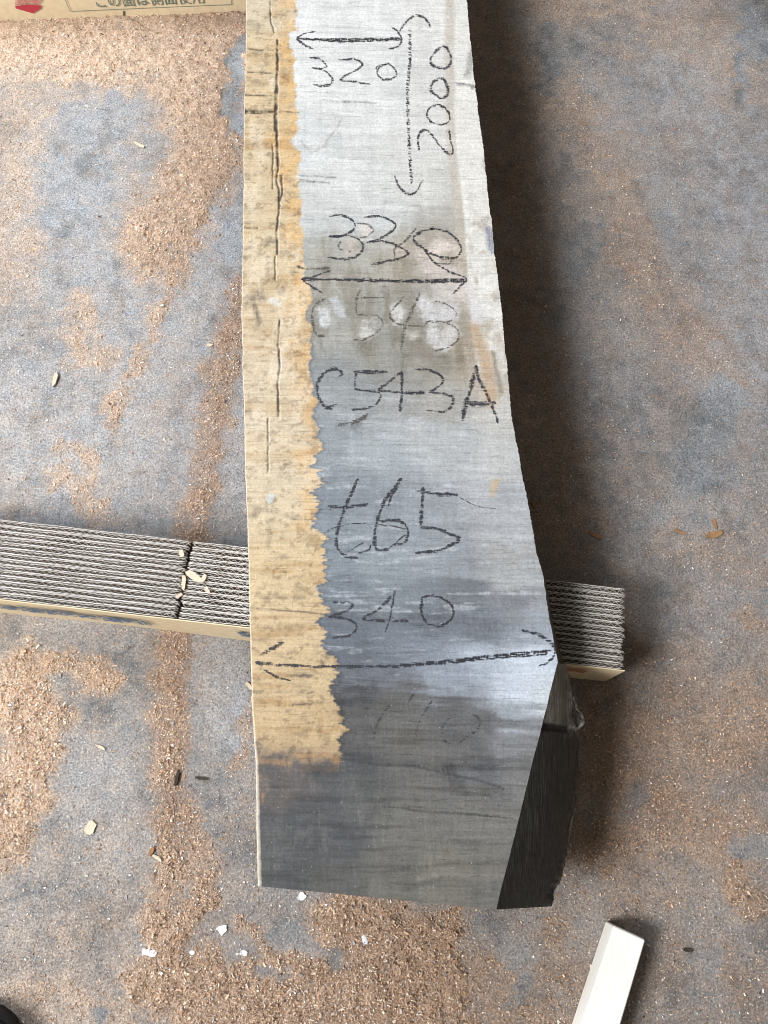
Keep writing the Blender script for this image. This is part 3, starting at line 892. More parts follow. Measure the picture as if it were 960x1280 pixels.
SV = np.concatenate(slab_v) - BASE
SC = np.concatenate(slab_c)
SF = np.concatenate(faces)
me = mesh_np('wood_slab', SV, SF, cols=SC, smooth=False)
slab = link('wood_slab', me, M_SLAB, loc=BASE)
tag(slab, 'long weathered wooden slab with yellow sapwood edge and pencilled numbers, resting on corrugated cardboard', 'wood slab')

# waney face: smooth, nearly black sweep with torn bark at its widest point
ns = 46
s = np.linspace(0, 1, ns)
T = np.stack([rx, ry, np.full_like(rx, ZT)], -1)[:NW]
B = bot_r[:NW]
A = T[:, None] * (1 - s)[None, :, None] + B[:, None] * s[None, :, None]
n_out = np.cross(B - T, np.gradient(T, axis=0))
n_out /= np.linalg.norm(n_out, axis=1)[:, None]
n_out *= np.sign(n_out[:, 2])[:, None]
gpx, gpy = project(A)
g2, sg = np.meshgrid(np.arange(NW), s, indexing='ij')
bulge = 0.006 * np.sin(np.pi * sg) * sstep(0, 60, g2)
torn = sstep(926, 900, gpy) * sstep(0.35, 0.9, sg + 0.3 * (fbm(gpx * 0.09, gpy * 0.05, 151, 3) - 0.5)) * sstep(834, 850, gpy)
d_t = torn * (0.020 * (fbm(gpx * 0.14, gpy * 0.06, 153, 5, 0.65) - 0.45))
ridge = sstep(7, 1.5, np.abs(gpy - 909 - 0.10 * (gpx - 690) + 3 * (fbm(gpx * 0.1, gpy * 0.1, 155) - 0.5)))
fine = 0.0011 * (fbm(gpx * 0.35, gpy * 0.03, 157, 3) - 0.5)
lowr = 0.009 * sstep(0.70, 1.0, sg) * (fbm(gpx * 0.05, gpy * 0.06, 159, 5, 0.65) - 0.5)
disp = (bulge + d_t - 0.0035 * ridge * (1 - torn) + fine + lowr) * sstep(0, 0.03, sg) * sstep(-1, 2, g2)
A = A + n_out[:, None, :] * disp[..., None]
wc = np.ones(A.shape) * np.array([0.026, 0.025, 0.023])
up = sstep(912, 898, gpy)[..., None]
wc = wc * (1 - up) + np.array([0.15, 0.142, 0.132]) * up
wc = wc * (1 - 0.8 * ridge[..., None]) + 0.006 * 0.8 * ridge[..., None]
dust_low = (sstep(0.86, 1.0, sg) * sstep(0.5, 0.65, fbm(gpx * 0.2, gpy * 0.06, 161, 3)))[..., None]
wc = wc * (1 - 0.5 * dust_low) + np.array([0.12, 0.10, 0.085]) * 0.5 * dust_low
glint = (torn * sstep(0.55, 0.64, fbm(gpx * 0.3, gpy * 0.10, 163, 3)))[..., None]  # whitish highlights painted onto the torn bark
pitm = (torn * sstep(0.46, 0.36, fbm(gpx * 0.2, gpy * 0.09, 165, 4)))[..., None]
wc = wc * (1 - 0.85 * pitm)
wc = wc * (1 - glint) + np.array([0.50, 0.50, 0.52]) * glint
me = mesh_np('waney_edge', A.reshape(-1, 3) - BASE, grid_faces(NW, ns)[:, ::-1].copy(), cols=wc.reshape(-1, 3), smooth=True)
tag(link('waney_edge', me, M_SIDE, slab), 'nearly black sloping waney edge with torn bark at its widest point')


# ------------------------------------------------------------------ handwriting on the slab
def catmull(pts, step=1.2):
    pts = [np.array(p, float) for p in pts]
    if len(pts) == 2:
        n = max(2, int(np.linalg.norm(pts[1] - pts[0]) / step))
        return np.array([pts[0] + (pts[1] - pts[0]) * t for t in np.linspace(0, 1, n)])
    pts = [2 * pts[0] - pts[1]] + pts + [2 * pts[-1] - pts[-2]]
    out = []
    for i in range(1, len(pts) - 2):
        p0, p1, p2, p3 = pts[i - 1:i + 3]
        n = max(2, int(np.linalg.norm(p2 - p1) / step))
        for t in np.linspace(0, 1, n, endpoint=False):
            out.append(0.5 * ((2 * p1) + (-p0 + p2) * t + (2 * p0 - 5 * p1 + 4 * p2 - p3) * t * t + (-p0 + 3 * p1 - 3 * p2 + p3) * t ** 3))
    out.append(pts[-2])
    return np.array(out)


INKN = [0]


def writing(name, label, strokes, x0, y0, s, mat=None, width=2.0):
    """strokes: lists of points in an enlarged crop of the photo (origin x0,y0, magnification s)"""
    mat = mat or M_INK
    V, F, E = [], [], []
    for st in strokes:
        w = width
        if isinstance(st, tuple):
            st, w = st
        c = catmull([(x0 + a / s, y0 + b / s) for a, b in st])
        INKN[0] += 1
        z = ZT + 0.00045 + 0.00002 * (INKN[0] % 20)
        tan = np.gradient(c, axis=0)
        tan /= np.linalg.norm(tan, axis=1)[:, None] + 1e-9
        nrm = np.stack([-tan[:, 1], tan[:, 0]], -1)
        k = np.arange(len(c))
        wob = (0.55 + 0.9 * vn(k * 0.13, k * 0.0 + INKN[0] * 3.7, 171))
        jx = (vn(k * 0.35, k * 0 + INKN[0] * 5.1, 172) - 0.5)[:, None] * nrm * 0.9
        taper = np.minimum(1, np.minimum(k + 1.5, len(c) - k + 0.5) / 4.0)
        half = (0.5 * w * 1.36 * wob * taper)[:, None]
        b0 = len(V)
        for i, q in enumerate((-1.0, 0.0, 1.0)):
            pp = c + jx + nrm * half * q
            for p in pp:
                V.append(P(p[0], p[1], z) - BASE)
            E += [abs(q)] * len(pp)
        n = len(c)
        for r in range(2):
            for j in range(n - 1):
                F.append((b0 + r * n + j, b0 + r * n + j + 1, b0 + (r + 1) * n + j + 1, b0 + (r + 1) * n + j))
    me = mesh_np(name, V, np.array(F), floats={'edge': E})
    o = link(name, me, mat, slab)
    o['label'] = label
    return o


a1 = (360, 0, 4.0)
writing('pencil_arrow', 'double-headed pencil arrow above the number 320', [([(45, 192), (200, 200), (400, 200), (565, 198)], 2.4), ([(80, 190), (250, 206), (480, 204)], 1.8), ([(70, 196), (300, 194), (560, 190)], 1.6), [(140, 157), (90, 165), (45, 190), (80, 222), (125, 243)], [(515, 132), (545, 155), (565, 190), (560, 220), (530, 240), (500, 242)]], *a1)
writing('pencil_number', 'pencilled number 320', [[(105, 286), (150, 290), (190, 325), (180, 340), (118, 338)], [(118, 338), (180, 352), (222, 395), (205, 422), (160, 428), (122, 422)], [(250, 298), (330, 295), (372, 320), (330, 355), (262, 395), (330, 408), (410, 420)], [(490, 318), (455, 335), (445, 360), (460, 390), (500, 398), (538, 380), (535, 345), (500, 318), (450, 330), (438, 345)]], *a1)
a2 = (480, 40, 5.8167)
dr_ = random.Random(9)
DASH = []
y_ = -8
while y_ < 1100:
    x_ = float(np.interp(y_, [-8, 200, 400, 600, 800, 1000, 1100], [186, 190, 170, 172, 182, 192, 200])) + dr_.uniform(-2, 2)
    w_ = dr_.uniform(8, 16) * (1.0 if y_ < 950 else 0.7)
    DASH.append(([(x_ - w_, y_ - 2), (x_ - 0.3 * w_, y_ + dr_.uniform(-5, 5)), (x_ + w_, y_ + dr_.uniform(-3, 5))], dr_.uniform(1.7, 2.9)))
    if dr_.random() < 0.45:
        DASH.append(([(x_ + dr_.uniform(-9, 9), y_ - 12), (x_ + dr_.uniform(-9, 9), y_ + 14)], 1.9))
    y_ += dr_.uniform(12, 24)
writing('pencil_arrow', 'dashed pencil arrow along the slab beside the number 2000', DASH + [[(75, 1040), (100, 1110), (150, 1165), (190, 1180), (235, 1160), (260, 1110), (285, 1068)], [(170, 1190), (230, 1165)], [(109, -4), (157, -72), (218, -119), (276, -113), (320, -73), (335, -32)]], *a2)
writing('pencil_number', 'pencilled number 2000 written along the slab', [[(430, 100), (380, 130), (335, 190), (345, 230), (390, 258), (430, 265), (475, 240), (485, 185), (460, 120), (425, 98)], [(400, 332), (360, 360), (340, 400), (350, 435), (395, 470), (430, 480), (460, 450), (460, 400), (440, 350), (400, 330)], [(385, 525), (330, 550), (312, 600), (325, 635), (370, 665), (420, 675), (470, 650), (475, 600), (440, 550), (385, 525)], [(255, 865), (245, 810), (250, 750), (290, 712), (340, 740), (400, 820), (460, 880), (490, 890), (500, 850), (480, 780), (475, 710)]], *a2, width=2.4)
a3 = (370, 250, 4.0)
writing('pencil_number', 'pencilled number 330', [([(165, 82), (220, 75), (270, 92), (295, 125), (285, 150), (230, 178), (162, 184)], 2.2), ([(162, 184), (260, 180), (315, 200), (335, 235), (310, 275), (250, 295), (155, 287)], 2.4), ([(338, 86), (400, 80), (460, 95), (498, 125), (480, 155), (415, 195), (352, 212)], 2.2), ([(352, 212), (430, 205), (510, 230), (560, 265), (520, 290), (440, 308), (375, 324)], 2.4), ([(690, 145), (630, 155), (585, 190), (620, 230), (680, 270), (740, 288), (800, 285), (825, 250), (815, 215), (780, 175), (730, 150), (670, 140)], 2.6)], *a3)
writing('pencil_arrow', 'double-headed pencil arrow under the number 330', [([(25, 398), (200, 398), (400, 400), (600, 405), (850, 402)], 2.8), ([(40, 392), (300, 402), (600, 410), (840, 408)], 2.2), ([(300, 404), (600, 400), (840, 396)], 1.8), [(172, 350), (100, 378), (30, 395), (75, 430), (130, 465)], [(640, 250), (690, 310), (770, 360), (850, 392), (820, 430), (785, 467)]], *a3)
writing('faded_number', 'older faded marks under the number 330', [([(300, 115), (350, 120), (385, 150), (350, 180), (300, 185)], 2.4), ([(225, 200), (212, 230), (230, 250), (285, 258)], 2.4), ([(600, 140), (540, 210), (495, 240), (490, 290)], 2.2), ([(700, 315), (760, 320), (785, 290)], 2), ([(0, 330), (60, 345), (170, 338)], 3.5), ([(430, 190), (480, 150)], 2)], *a3, mat=M_INKF)
a4 = (370, 350, 4.0)
writing('faded_number', 'wiped and faded number 543', [([(320, 50), (300, 95), (300, 165)], 2.0), ([(300, 95), (360, 86), (445, 86)], 1.8), ([(300, 170), (400, 180), (435, 215), (400, 265), (340, 295), (280, 300)], 2.0), ([(540, 80), (500, 130), (468, 165), (490, 210), (560, 228), (640, 230)], 2.2), ([(620, 60), (580, 150), (540, 250), (525, 350)], 3.4), ([(690, 105), (750, 120), (800, 160), (780, 200), (720, 212), (655, 208)], 1.9), ([(640, 228), (665, 205), (740, 212), (805, 245), (810, 295), (760, 335), (690, 355)], 2.0), ([(150, 90), (90, 130), (80, 200), (100, 270), (150, 280)], 3)], *a4, mat=M_INKF)
a5 = (380, 440, 3.692)
writing('pencil_number', 'pencilled code C543A', [([(160, 115), (175, 100), (150, 78), (110, 85), (75, 115), (60, 160), (68, 210), (100, 255), (130, 262)], 2.8), [(100, 258), (155, 242)], ([(228, 92), (385, 92)], 3.6), [(240, 85), (232, 170)], ([(232, 172), (300, 180), (350, 190), (345, 225), (310, 252), (250, 265), (218, 264)], 2.6), ([(450, 90), (400, 130), (345, 175), (400, 180), (460, 188), (555, 188)], 2.5), ([(460, 190), (555, 186)], 3.2), ([(450, 85), (450, 180), (442, 275)], 3.2), ([(508, 78), (570, 82), (632, 110), (635, 145), (575, 188)], 2.4), ([(575, 185), (640, 190), (685, 210), (680, 250), (640, 275), (560, 268)], 2.4), ([(795, 60), (770, 160), (745, 240), (730, 318)], 3.6), ([(795, 60), (800, 110), (840, 190), (870, 260), (895, 328)], 3.4), ([(750, 236), (820, 240), (885, 236)], 4.2)], *a5)
writing('faded_mark', 'grey smudge below the code', [([(295, 285), (260, 310), (215, 335)], 4.5), ([(250, 310), (190, 330), (150, 338)], 3)], *a5, mat=M_INKF)
a6 = (380, 580, 4.0)
writing('pencil_number', 'pencilled thickness t65', [([(270, 70), (240, 140), (200, 230), (170, 320), (160, 390), (175, 430), (215, 465), (270, 470)], 3.0), ([(115, 212), (200, 215), (320, 200)], 2.8), [(125, 225), (220, 210)], [(270, 445), (320, 430), (335, 405)], ([(215, 440), (300, 390)], 1.2), ([(490, 70), (440, 130), (400, 190), (370, 270), (352, 350), (360, 420), (420, 430)], 3.4), ([(470, 110), (435, 160), (420, 210)], 2.2), ([(375, 285), (470, 282), (515, 320), (515, 370), (490, 400), (440, 400)], 3.0), ([(110, 335), (200, 305), (300, 298), (420, 308), (510, 325)], 1.0), ([(420, 425), (510, 350)], 1.2), ([(600, 142), (680, 150), (770, 153)], 4.2), [(555, 132), (640, 148)], ([(595, 115), (590, 180), (582, 310)], 3.2), ([(582, 318), (650, 320), (720, 345), (770, 365), (770, 385), (720, 410), (660, 435), (555, 443)], 3.2), ([(770, 160), (850, 205), (960, 225)], 0.8)], *a6)
a7 = (310, 730, 2.4)
writing('pencil_number', 'pencilled number 340', [([(255, 54), (310, 58), (300, 78), (240, 98)], 2.2), ([(240, 98), (300, 105), (325, 130), (300, 155), (245, 162)], 2.4), ([(432, 35), (390, 75), (345, 105), (400, 110), (480, 112)], 2.6), ([(440, 20), (425, 100), (410, 148)], 2.0), ([(520, 38), (570, 38), (610, 65), (612, 100), (580, 125), (540, 118), (520, 90), (522, 40)], 2.6)], *a7)
writing('pencil_arrow', 'double-headed pencil arrow across the whole slab under the number 340', [([(20, 236), (100, 243), (250, 248), (450, 245), (600, 232), (750, 215), (900, 205)], 3.4), ([(450, 246), (600, 236), (740, 222), (900, 210)], 2.2), ([(620, 236), (760, 212), (910, 200)], 2.4), ([(110, 170), (75, 192), (40, 212)], 3.2), ([(45, 255), (85, 278), (128, 290)], 2.6), ([(820, 138), (880, 155), (915, 185), (918, 215), (890, 240), (870, 245)], 2.8)], *a7)
a8 = (400, 840, 4.0)
writing('faded_number', 'faded pencil number on the dark end of the slab', [([(360, 145), (310, 215), (275, 290), (265, 345)], 3.2), ([(480, 90), (440, 150)], 3.2), ([(590, 105), (540, 170), (490, 260), (480, 320)], 3.4), ([(660, 215), (610, 280), (620, 345), (680, 360), (740, 320), (795, 275), (785, 225), (740, 205)], 2.6), ([(200, 180), (280, 185)], 1.6)], *a8, mat=M_INKG)


# ------------------------------------------------------------------ corrugated cardboard packing under the slab
def corrugated_sheet(L, h, p, gap, seed):
    """one double-wall sheet seen on its cut edge: x along, y across (0..p), z up; split at the fold line x=gap"""
    r = np.random.default_rng(seed)
    V, F = [], []

    def ribbon(xs, ys, t, ztop):
        c = np.stack([xs, ys], -1)
        tn = np.gradient(c, axis=0)
        tn /= np.linalg.norm(tn, axis=1)[:, None]
        nm = np.stack([-tn[:, 1], tn[:, 0]], -1)
        n = len(xs)
        b = len(V)
        for sgn in (-1, 1):
            q = c + nm * sgn * t / 2
            for i in range(n):
                V.append((q[i, 0], q[i, 1], ztop[i]))
            for i in range(n):
                V.append((q[i, 0], q[i, 1], 0.0))
        for i in range(n - 1):
            F.append((b + i, b + i + 1, b + 2 * n + i + 1, b + 2 * n + i))
            F.append((b + n + i, b + n + i + 1, b + i + 1, b + i))
            F.append((b + 2 * n + i, b + 2 * n + i + 1, b + 3 * n + i + 1, b + 3 * n + i))
        F.append((b, b + 2 * n, b + 3 * n, b + n))
        F.append((b + n - 1, b + 2 * n - 1, b + 4 * n - 1, b + 3 * n - 1))

    pieces = [(r.uniform(0, .004), gap - 0.0003 - r.uniform(0, .0007)), (gap + 0.0003 + r.uniform(0, .0007), L - r.uniform(0, .002))]
    levels = [0.0003, 0.66 * p, p - 0.0003]
    for x0, x1 in pieces:
        for li, lev in enumerate(levels):
            xs = np.arange(x0, x1, 0.006)
            ys = lev + (0.0005 if li == 1 else 0.00022) * np.sin(xs * 60 + r.uniform(0, 6)) + 0.0005 * np.sin(xs * 9.0 + seed) + r.normal(0, 0.00012, len(xs))
            ribbon(xs, ys, 0.0007 if li != 1 else 0.0005, h - np.abs(r.normal(0, 0.0005, len(xs))))
        for (lo, hi, per) in ((levels[0], levels[1], 0.0086), (levels[1], levels[2], 0.0066)):
            xs = np.arange(x0 + 0.001, x1 - 0.001, per / 6)
            ph = xs / per + r.uniform(0, 1) + 0.15 * np.sin(xs * 23 + r.uniform(0, 6))
            tri = np.abs((ph % 1.0) * 2 - 1)
            crush = 0.40 + 0.07 * np.sin(xs * 31 + r.uniform(0, 6)) * np.sin(xs * 13 + r.uniform(0, 6))
            ys = 0.0005 * np.sin(xs * 9.0 + seed) + 0.5 * (lo + hi) + (tri - 0.5) * 2 * crush * (hi - lo) + r.normal(0, 0.0001, len(xs))
            ribbon(xs, ys, 0.00042, h - 0.0004 - np.abs(r.normal(0, 0.0007, len(xs))))
    me = mesh_np('cardboard_sheet', V, np.array(F))
    me.materials.append(M_PAPER)
    me.materials.append(M_KRAFT)
    V = np.array(V)
    top = (V[np.array(F), 2] > h * 0.5).all(1)          # the cut edge is pale and dusty, the walls inside are brown kraft
    me.polygons.foreach_set('material_index', np.where(top, 0, 1).astype(np.int32))
    return me


NSH = 14
fl = P(0, 749, ZB)
fr_ = P(781, 838, ZB)
bk = P(783, 737, ZB)
ax = (fr_ - fl)[:2]
ax = ax / np.linalg.norm(ax)
nx = np.array([-ax[1], ax[0]])                       # away from the camera
width = float((bk - fr_)[:2] @ nx)
pitch = width / NSH
LEN = float((fr_ - fl)[:2] @ ax) + 0.14
ORI = fr_[:2] - ax * LEN
fold = float((P(236, 700, ZB)[:2] - ORI) @ ax)
print('cardboard', width, pitch, LEN, 'fold', fold)
sheet_me = [corrugated_sheet(LEN, ZB, pitch, fold, 300 + i) for i in range(4)]


def stack(loc, axis, label):
    root = bpy.data.objects.new('cardboard_stack', None)
    COL.objects.link(root)
    root.location = (loc[0], loc[1], 0)
    root.rotation_euler = (0, 0, math.atan2(axis[1], axis[0]))
    tag(root, label, 'cardboard', 'corrugated cardboard packing under the slab')
    for i in range(NSH):
        o = link('cardboard_sheet', sheet_me[(i * 3 + i // 4) % 4], M_PAPER, root)
        o.location = (RNG.uniform(-0.0015, 0.0015), 0.0012 + i * (pitch - 0.00005), 0)
    # printed outer face
    bm = bmesh.new()
    bmesh.ops.create_cube(bm, size=1)
    for v in bm.verts:
        v.co = ((v.co.x + 0.5) * (LEN + 0.0005), (v.co.y - 0.5) * 0.0011 + 0.0005, (v.co.z + 0.5) * (ZB - 0.001))
    bmesh.ops.subdivide_edges(bm, edges=[e_ for e_ in bm.edges if abs(e_.verts[0].co.x - e_.verts[1].co.x) > 0.1], cuts=60)
    for v in bm.verts:
        v.co.y -= 0.0012 * (1 + math.sin(v.co.x * 17)) * (1 - v.co.z / ZB) * 0.9
        v.co.z -= max(0, v.co.z - 0.05) * 0.012 * (1 + math.sin(v.co.x * 41 + 1.0))
    m_ = bpy.data.meshes.new('printed_face')
    bm.to_mesh(m_)
    bm.free()
    face = link('printed_face', m_, M_CREAM, root)
    return root, face


def flat_print(name, polys, mat, parent, y=-0.0032):
    """flat printed shapes on the outer face: polygons in (x along, z up)"""
    V, F = [], []
    for pl_ in polys:
        b = len(V)
        V += [(a, y, c) for a, c in pl_]
        F.append(tuple(range(b, b + len(pl_))))
    m_ = mesh_np(name, V, F)
    return link(name, m_, mat, parent)


st1, face1 = stack(ORI, ax, 'strip of stacked corrugated cardboard crossing under the slab, cut flutes facing up')


def along(px, py, z, ori, axis):
    return float((P(px, py, z)[:2] - ori) @ axis)


x_a = along(-60, 760, 0.05, ORI, ax)
x_b = along(186, 780, 0.05, ORI, ax)
x_c = along(302, 790, 0.05, ORI, ax)
x_d = along(340, 790, 0.05, ORI, ax)
rr = random.Random(4)
bl = []
x = x_a
while x < x_b:
    w_ = rr.uniform(0.006, 0.03)
    z0 = rr.uniform(0.036, 0.046)
    z1 = rr.uniform(0.066, 0.078)
    bl.append([(x, z0), (x + w_, z0 + rr.uniform(-.004, .004)), (x + w_, z1), (x, z1 + rr.uniform(-.004, .004))])
    x += w_ + rr.uniform(0.0, 0.005)
bl.append([(x_c, 0.034), (x_d, 0.034), (x_d, 0.072), (x_c - 0.004, 0.072)])
for b_ in bl:
    flat_print('blue_lettering', [b_], M_BLUE, face1)
x_e = along(706, 834, 0.07, ORI, ax)
flat_print('red_lettering', [[(x_e, 0.055), (x_e + 0.026, 0.055), (x_e + 0.026, 0.080), (x_e, 0.080)]], M_ORANGE, face1)

# second support, further along the slab: only the foot of its printed face is in view
g0 = P(0, 26, 0.0)
g1 = P(312, 14, 0.0)
ax2 = (g1 - g0)[:2]
ax2 /= np.linalg.norm(ax2)
end2 = P(545, 6, 0.0)[:2]
ORI2 = g0[:2] + ax2 * (float((end2 - g0[:2]) @ ax2) - LEN)
st2, face2 = stack(ORI2, ax2, 'cream cardboard with printed Japanese text and a red mark, farther along the slab')


def face_xz(px, py):
    """photo pixel -> (x, z) on the second stack's printed face"""
    d = FW + RT * ((px - W / 2) / FPX) + UP * ((H / 2 - py) / FPX)
    n2 = np.array([-ax2[1], ax2[0]])
    t = ((ORI2 - CP[:2]) @ n2) / (d[:2] @ n2)
    q = CP + d * t
    return float((q[:2] - ORI2) @ ax2), float(q[2])


def thin(p, q, w):
    (x0, z0), (x1, z1) = p, q
    L_ = math.hypot(x1 - x0, z1 - z0)
    nx_, nz_ = -(z1 - z0) / L_ * w, (x1 - x0) / L_ * w
    return [(x0 - nx_, z0 - nz_), (x1 - nx_, z1 - nz_), (x1 + nx_, z1 + nz_), (x0 + nx_, z0 + nz_)]


fA, fB = face_xz(88, 12.5), face_xz(290, 4)
fC = (fA[0] - 0.002, fA[1] + 0.05)
fD = (fB[0], fB[1] + 0.045)
flat_print('printed_frame', [thin(fA, fB, 0.0005), thin(fA, fC, 0.0005), thin(fB, fD, 0.0005)], M_GREEN, face2, -0.0030)
q = [face_xz(*p) for p in ((19, 6), (34, 4), (52, 5), (51, 9), (41, 15), (20, 9))]
flat_print('red_mark', [q], M_RED, face2, -0.0030)
q2 = [face_xz(*p) for p in ((19, 4.5), (52, 3.5), (52, -25), (22, -25))]
flat_print('pink_mark', [q2], M_PINK, face2, -0.0030)
tk = face_xz(155, 18), face_xz(155, 12)
flat_print('dark_tick', [thin(tk[0], tk[1], 0.0011)], M_CHIPD, face2, -0.0030)
tc_ = bpy.data.curves.new('printed_text', 'FONT')
tc_.body = 'この面は側面使用'
tA, tB = face_xz(122, 8), face_xz(256, 2.5)
tc_.size = 1.0
to = bpy.data.objects.new('tmp_text', tc_)
COL.objects.link(to)
bpy.context.view_layer.update()
tme = bpy.data.meshes.new_from_object(to.evaluated_get(bpy.context.evaluated_depsgraph_get()))
bpy.data.objects.remove(to)
if len(tme.vertices):
    co = np.empty(len(tme.vertices) * 3)
    tme.vertices.foreach_get('co', co)
    co = co.reshape(-1, 3)
    wd_ = np.ptp(co[:, 0])
    sc_t = (tB[0] - tA[0]) / wd_
    mn = co.min(0)
    nco = np.stack([tA[0] + (co[:, 0] - mn[0]) * sc_t, np.full(len(co), -0.0034), tA[1] + (co[:, 1] - mn[1]) * sc_t * 1.15], -1)
    nco[:, 2] += (nco[:, 0] - tA[0]) * (tB[1] - tA[1]) / (tB[0] - tA[0])
    tme.vertices.foreach_set('co', nco.ravel())
    tme.materials.clear()
    tme.name = 'printed_text'
    link('printed_text', tme, M_GREEN, face2)
    print('text', len(tme.vertices), wd_)

# ------------------------------------------------------------------ white stick at the front
HS = 0.036
p_l = P(767, 1157, HS)[:2]
p_r = P(806, 1175, HS)[:2]
e_l = P(726.5, 1280, HS)[:2]
dl = (e_l - p_l) / np.linalg.norm(e_l - p_l)
e_r = P(775, 1280, HS)[:2]
dr = (e_r - p_r) / np.linalg.norm(e_r - p_r)
bm = bmesh.new()
ring = [p_l, p_r, p_r + dr * 0.32, p_l + dl * 0.33]
vb = [bm.verts.new((a[0], a[1], 0)) for a in ring]
vt = [bm.verts.new((a[0], a[1], HS)) for a in ring]
bm.faces.new(vb[::-1])
bm.faces.new(vt)
for i in range(4):
    bm.faces.new((vb[i], vb[(i + 1) % 4], vt[(i + 1) % 4], vt[i]))
bmesh.ops.recalc_face_normals(bm, faces=bm.faces)
bmesh.ops.bevel(bm, geom=list(bm.edges), offset=0.0009, segments=2, affect='EDGES')
for v in bm.verts:
    v.co -= Vector((p_l[0], p_l[1], 0))
me = bpy.data.meshes.new('white_stick')
bm.to_mesh(me)
bm.free()
tag(link('white_stick', me, M_WHITE, loc=(p_l[0], p_l[1], 0.0012)), 'white square-cut wooden stick lying on the floor past the dark slab end', 'wood stick')


# ------------------------------------------------------------------ loose chips and scraps
def floor_z(x, y):
    X = np.array([x])
    Y = np.array([y])
    d, _, _ = dust_at(X, Y)
    return float(height_at(X, Y, d)[0])


def chip(name, px, py, lpx, wpx, ang, mat, label, cat, group=None, z=None, thick=0.0012, jag=0.18, seed=0, curl=0.0):
    """a little flat splinter or scrap: irregular outline with thickness, lying where the pixel meets its support"""
    r = random.Random(seed)
    c = P(px, py, 0.0 if z is None else z)
    zz = (floor_z(c[0], c[1]) if z is None else z) + 0.0003
    k = np.linalg.norm(P(px + 10, py, zz) - P(px, py, zz)) / 10
    a, b = lpx * k / 2, wpx * k / 2
    an = -math.radians(ang)
    outline = []
    n = 10
    for i in range(n):
        t = 2 * math.pi * i / n
        ct, st_ = math.cos(t), math.sin(t)
        m = (abs(ct) ** 4 + abs(st_) ** 4) ** -0.25
        m *= 1 + r.uniform(-jag, jag)
        outline.append((a * ct * m, b * st_ * m))
    V, F = [], []
    for s_ in (0, 1):
        for x_, y_ in outline:
            V.append((x_ * math.cos(an) - y_ * math.sin(an), x_ * math.sin(an) + y_ * math.cos(an), s_ * thick + curl * (x_ / a) ** 2 * a + r.uniform(0, thick * .3)))
    F.append(tuple(range(n))[::-1])
    F.append(tuple(range(n, 2 * n)))
    for i in range(n):
        F.append((i, (i + 1) % n, n + (i + 1) % n, n + i))
    o = link(name, mesh_np(name, V, F), mat, loc=(c[0], c[1], zz))
    return tag(o, label, cat, group)


G1 = 'white paper scraps by the slab end'
for i, (x_, y_, l_, w_, a_) in enumerate([(187, 1190, 15, 9, 10), (278, 1162, 14, 10, -20), (241, 1190, 7, 5, 30), (305, 1191, 8, 5, 10)]):
    chip('paper_scrap', x_, y_, l_, w_, a_, M_SCRAP, ['torn white paper scrap on the sawdust ridge', 'largest torn white paper scrap, beside the sawdust clump', 'tiny white paper scrap between the two larger scraps', 'small white paper scrap at the edge of the bare floor'][i], 'paper scrap', G1, seed=i + 2, jag=0.38, curl=0.25, thick=0.0006)
chip('paper_scrap', 377, 1121, 10, 8, -40, M_SCRAP, 'tiny white paper scrap just under the slab end', 'paper scrap', G1, seed=11, jag=0.4, curl=0.3, thick=0.0006)
chip('paper_scrap', 456, 1173, 12, 6, 80, M_SCRAP, 'narrow white scrap lying in the sawdust drift', 'paper scrap', G1, seed=12, jag=0.4, curl=0.3, thick=0.0006)
G2 = 'wood chips on the cardboard strip'
for i, (x_, y_, l_, w_, a_, lb) in enumerate([(243, 721, 23, 8, 36, 'largest pale wood chip on the cardboard, beside the fold line'), (255, 723, 11, 5, -65, 'short pale chip touching the largest one on the cardboard'), (230, 728, 19, 5, 88, 'narrow pale chip along the fold line of the cardboard'), (227, 692, 9, 6, 75, 'small pale chip near the far side of the cardboard'), (224, 745, 9, 4, -30, 'tiny pale chip left of the fold line in the cardboard'), (259, 738, 9, 5, 60, 'small brownish chip on the cardboard near the slab')]):
    chip('wood_chip', x_, y_, l_, w_, a_, M_CHIP, lb, 'wood chip', G2, z=ZB + 0.0006, seed=20 + i, thick=0.0016, jag=0.14)
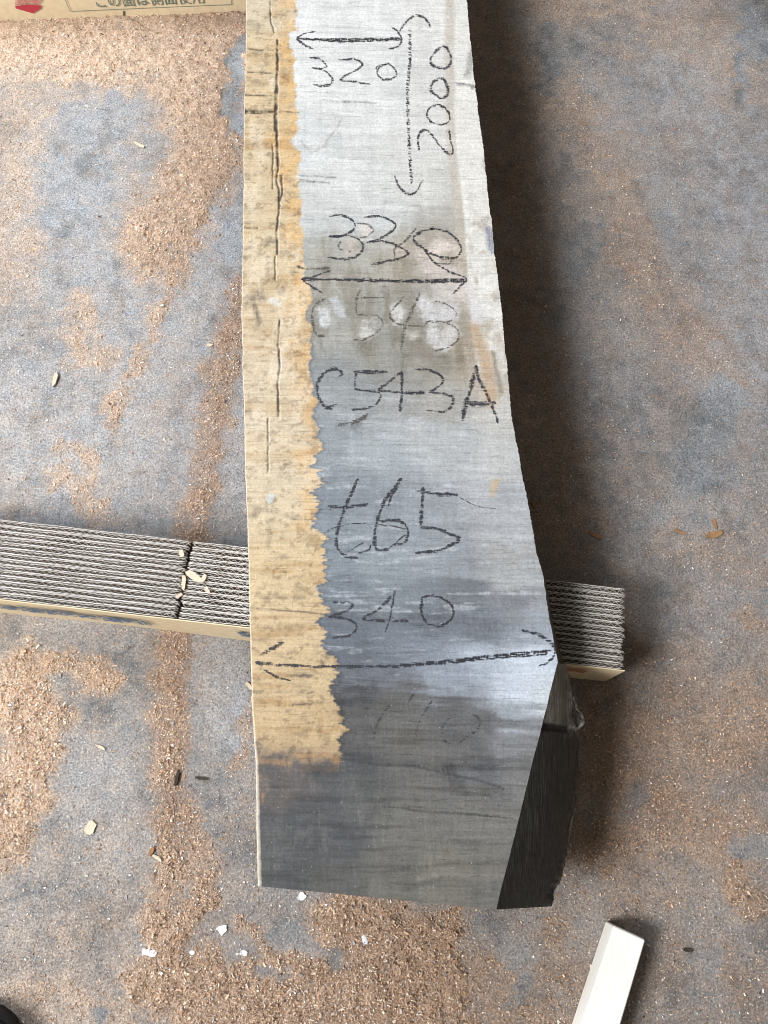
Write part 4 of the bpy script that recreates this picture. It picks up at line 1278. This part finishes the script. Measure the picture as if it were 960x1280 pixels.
CH = [
    (114, 1034, 12, 15, 20, M_CHIP, 'broad beige wood chip alone on bare concrete', 0.0018), (190, 1064, 11, 5, -60, M_CHIPB, 'brown bent chip at the edge of the sawdust ridge', 0.0025), (197, 1072, 12, 4, 30, M_CHIP, 'pale chip lying against the brown bent chip', 0.002),
    (126, 934, 14, 3.5, 25, M_CHIP, 'thin pale sliver on the bare floor beyond the sawdust heap', 0.0015), (222, 972, 4, 17, 5, M_CHIPD, 'dark bark sliver standing along the sawdust ridge', 0.003), (253, 973, 18, 3.5, 8, M_CHIPD, 'dark bark sliver lying across between ridge and slab', 0.0015),
    (175, 182, 16, 4, 28, M_CHIP, 'pale splinter on the bare patch by the printed cardboard', 0.0012), (893, 655, 4, 12, -15, M_CHIPB, 'small upright brown shaving beside the larger brown one', 0.0012), (891, 669, 21, 7, -10, M_CHIPB, 'largest brown shaving on the thinly dusted floor', 0.0012), (850, 665, 15, 3.5, 20, M_CHIPB, 'thin brown shaving next to the largest one', 0.001),
    (743, 669, 16, 5, 30, M_CHIPB, 'brown shaving at the edge of the slab shadow', 0.0012), (667, 632, 9, 4, 60, M_CHIPB, 'brown shaving in the shadow close to the slab', 0.0012), (859, 1187, 11, 4, 5, M_CHIPD, 'dark sliver on the floor past the white stick', 0.002), 
    (312, 858, 12, 5, 45, M_CHIP, 'pale pinkish chip leaning by the slab side', 0.002), (316, 876, 9, 3, 80, M_CHIP, 'narrow pinkish chip hugging the slab side', 0.002),
    (70, 475, 5, 18, 12, M_CHIP, 'pale curled shaving standing on bare bluish floor', 0.003), (262, 432, 8, 4, 10, M_CHIP, 'white chip beside the reddish sawdust band', 0.0015),
]
for i, (x_, y_, l_, w_, a_, m_, lb, th) in enumerate(CH):
    chip('wood_chip', x_, y_, l_, w_, a_, m_, lb, 'wood chip', 'wood chips on the floor', seed=60 + i, thick=th, jag=0.22, curl=0.12)


# ------------------------------------------------------------------ toe of a black work shoe
tip = P(13, 1262, 0.0)
shoe = bpy.data.objects.new('work_shoe', None)
COL.objects.link(shoe)
shoe.location = (tip[0], tip[1], 0.0015)
shoe.rotation_euler = (0, 0, math.radians(58))
tag(shoe, 'black work shoe at the corner of the floor, only its rounded toe in view', 'shoe')


def loft(name, secs, mat, parent, n=28):
    """secs: (x, half width, z low, z high, squareness)"""
    V, F = [], []
    for x_, hw, z0, z1, ex in secs:
        for i in range(n):
            t = 2 * math.pi * i / n
            ct, st_ = math.cos(t), math.sin(t)
            V.append((x_, hw * math.copysign(abs(ct) ** ex, ct), 0.5 * (z0 + z1) + 0.5 * (z1 - z0) * math.copysign(abs(st_) ** ex, st_)))
    m_ = len(secs)
    for j in range(m_ - 1):
        for i in range(n):
            F.append((j * n + i, j * n + (i + 1) % n, (j + 1) * n + (i + 1) % n, (j + 1) * n + i))
    F.append(tuple(range(n))[::-1])
    F.append(tuple(range((m_ - 1) * n, m_ * n)))
    me_ = mesh_np(name, V, F, smooth=True)
    return link(name, me_, mat, parent)


prof_w = [(0.0, 0.012), (-0.006, 0.026), (-0.02, 0.038), (-0.045, 0.047), (-0.09, 0.050), (-0.14, 0.042), (-0.20, 0.036), (-0.25, 0.036), (-0.275, 0.030), (-0.285, 0.014)]
loft('sole', [(x_, w_, 0.0, 0.022, 0.35) for x_, w_ in prof_w], M_RUBBER, shoe)
hts = [0.030, 0.045, 0.056, 0.064, 0.076, 0.098, 0.112, 0.112, 0.108, 0.090]
loft('upper', [(x_ - 0.004, w_ * 0.95, 0.018, h_, 0.75) for (x_, w_), h_ in zip(prof_w, hts)], M_RUBBER, shoe)
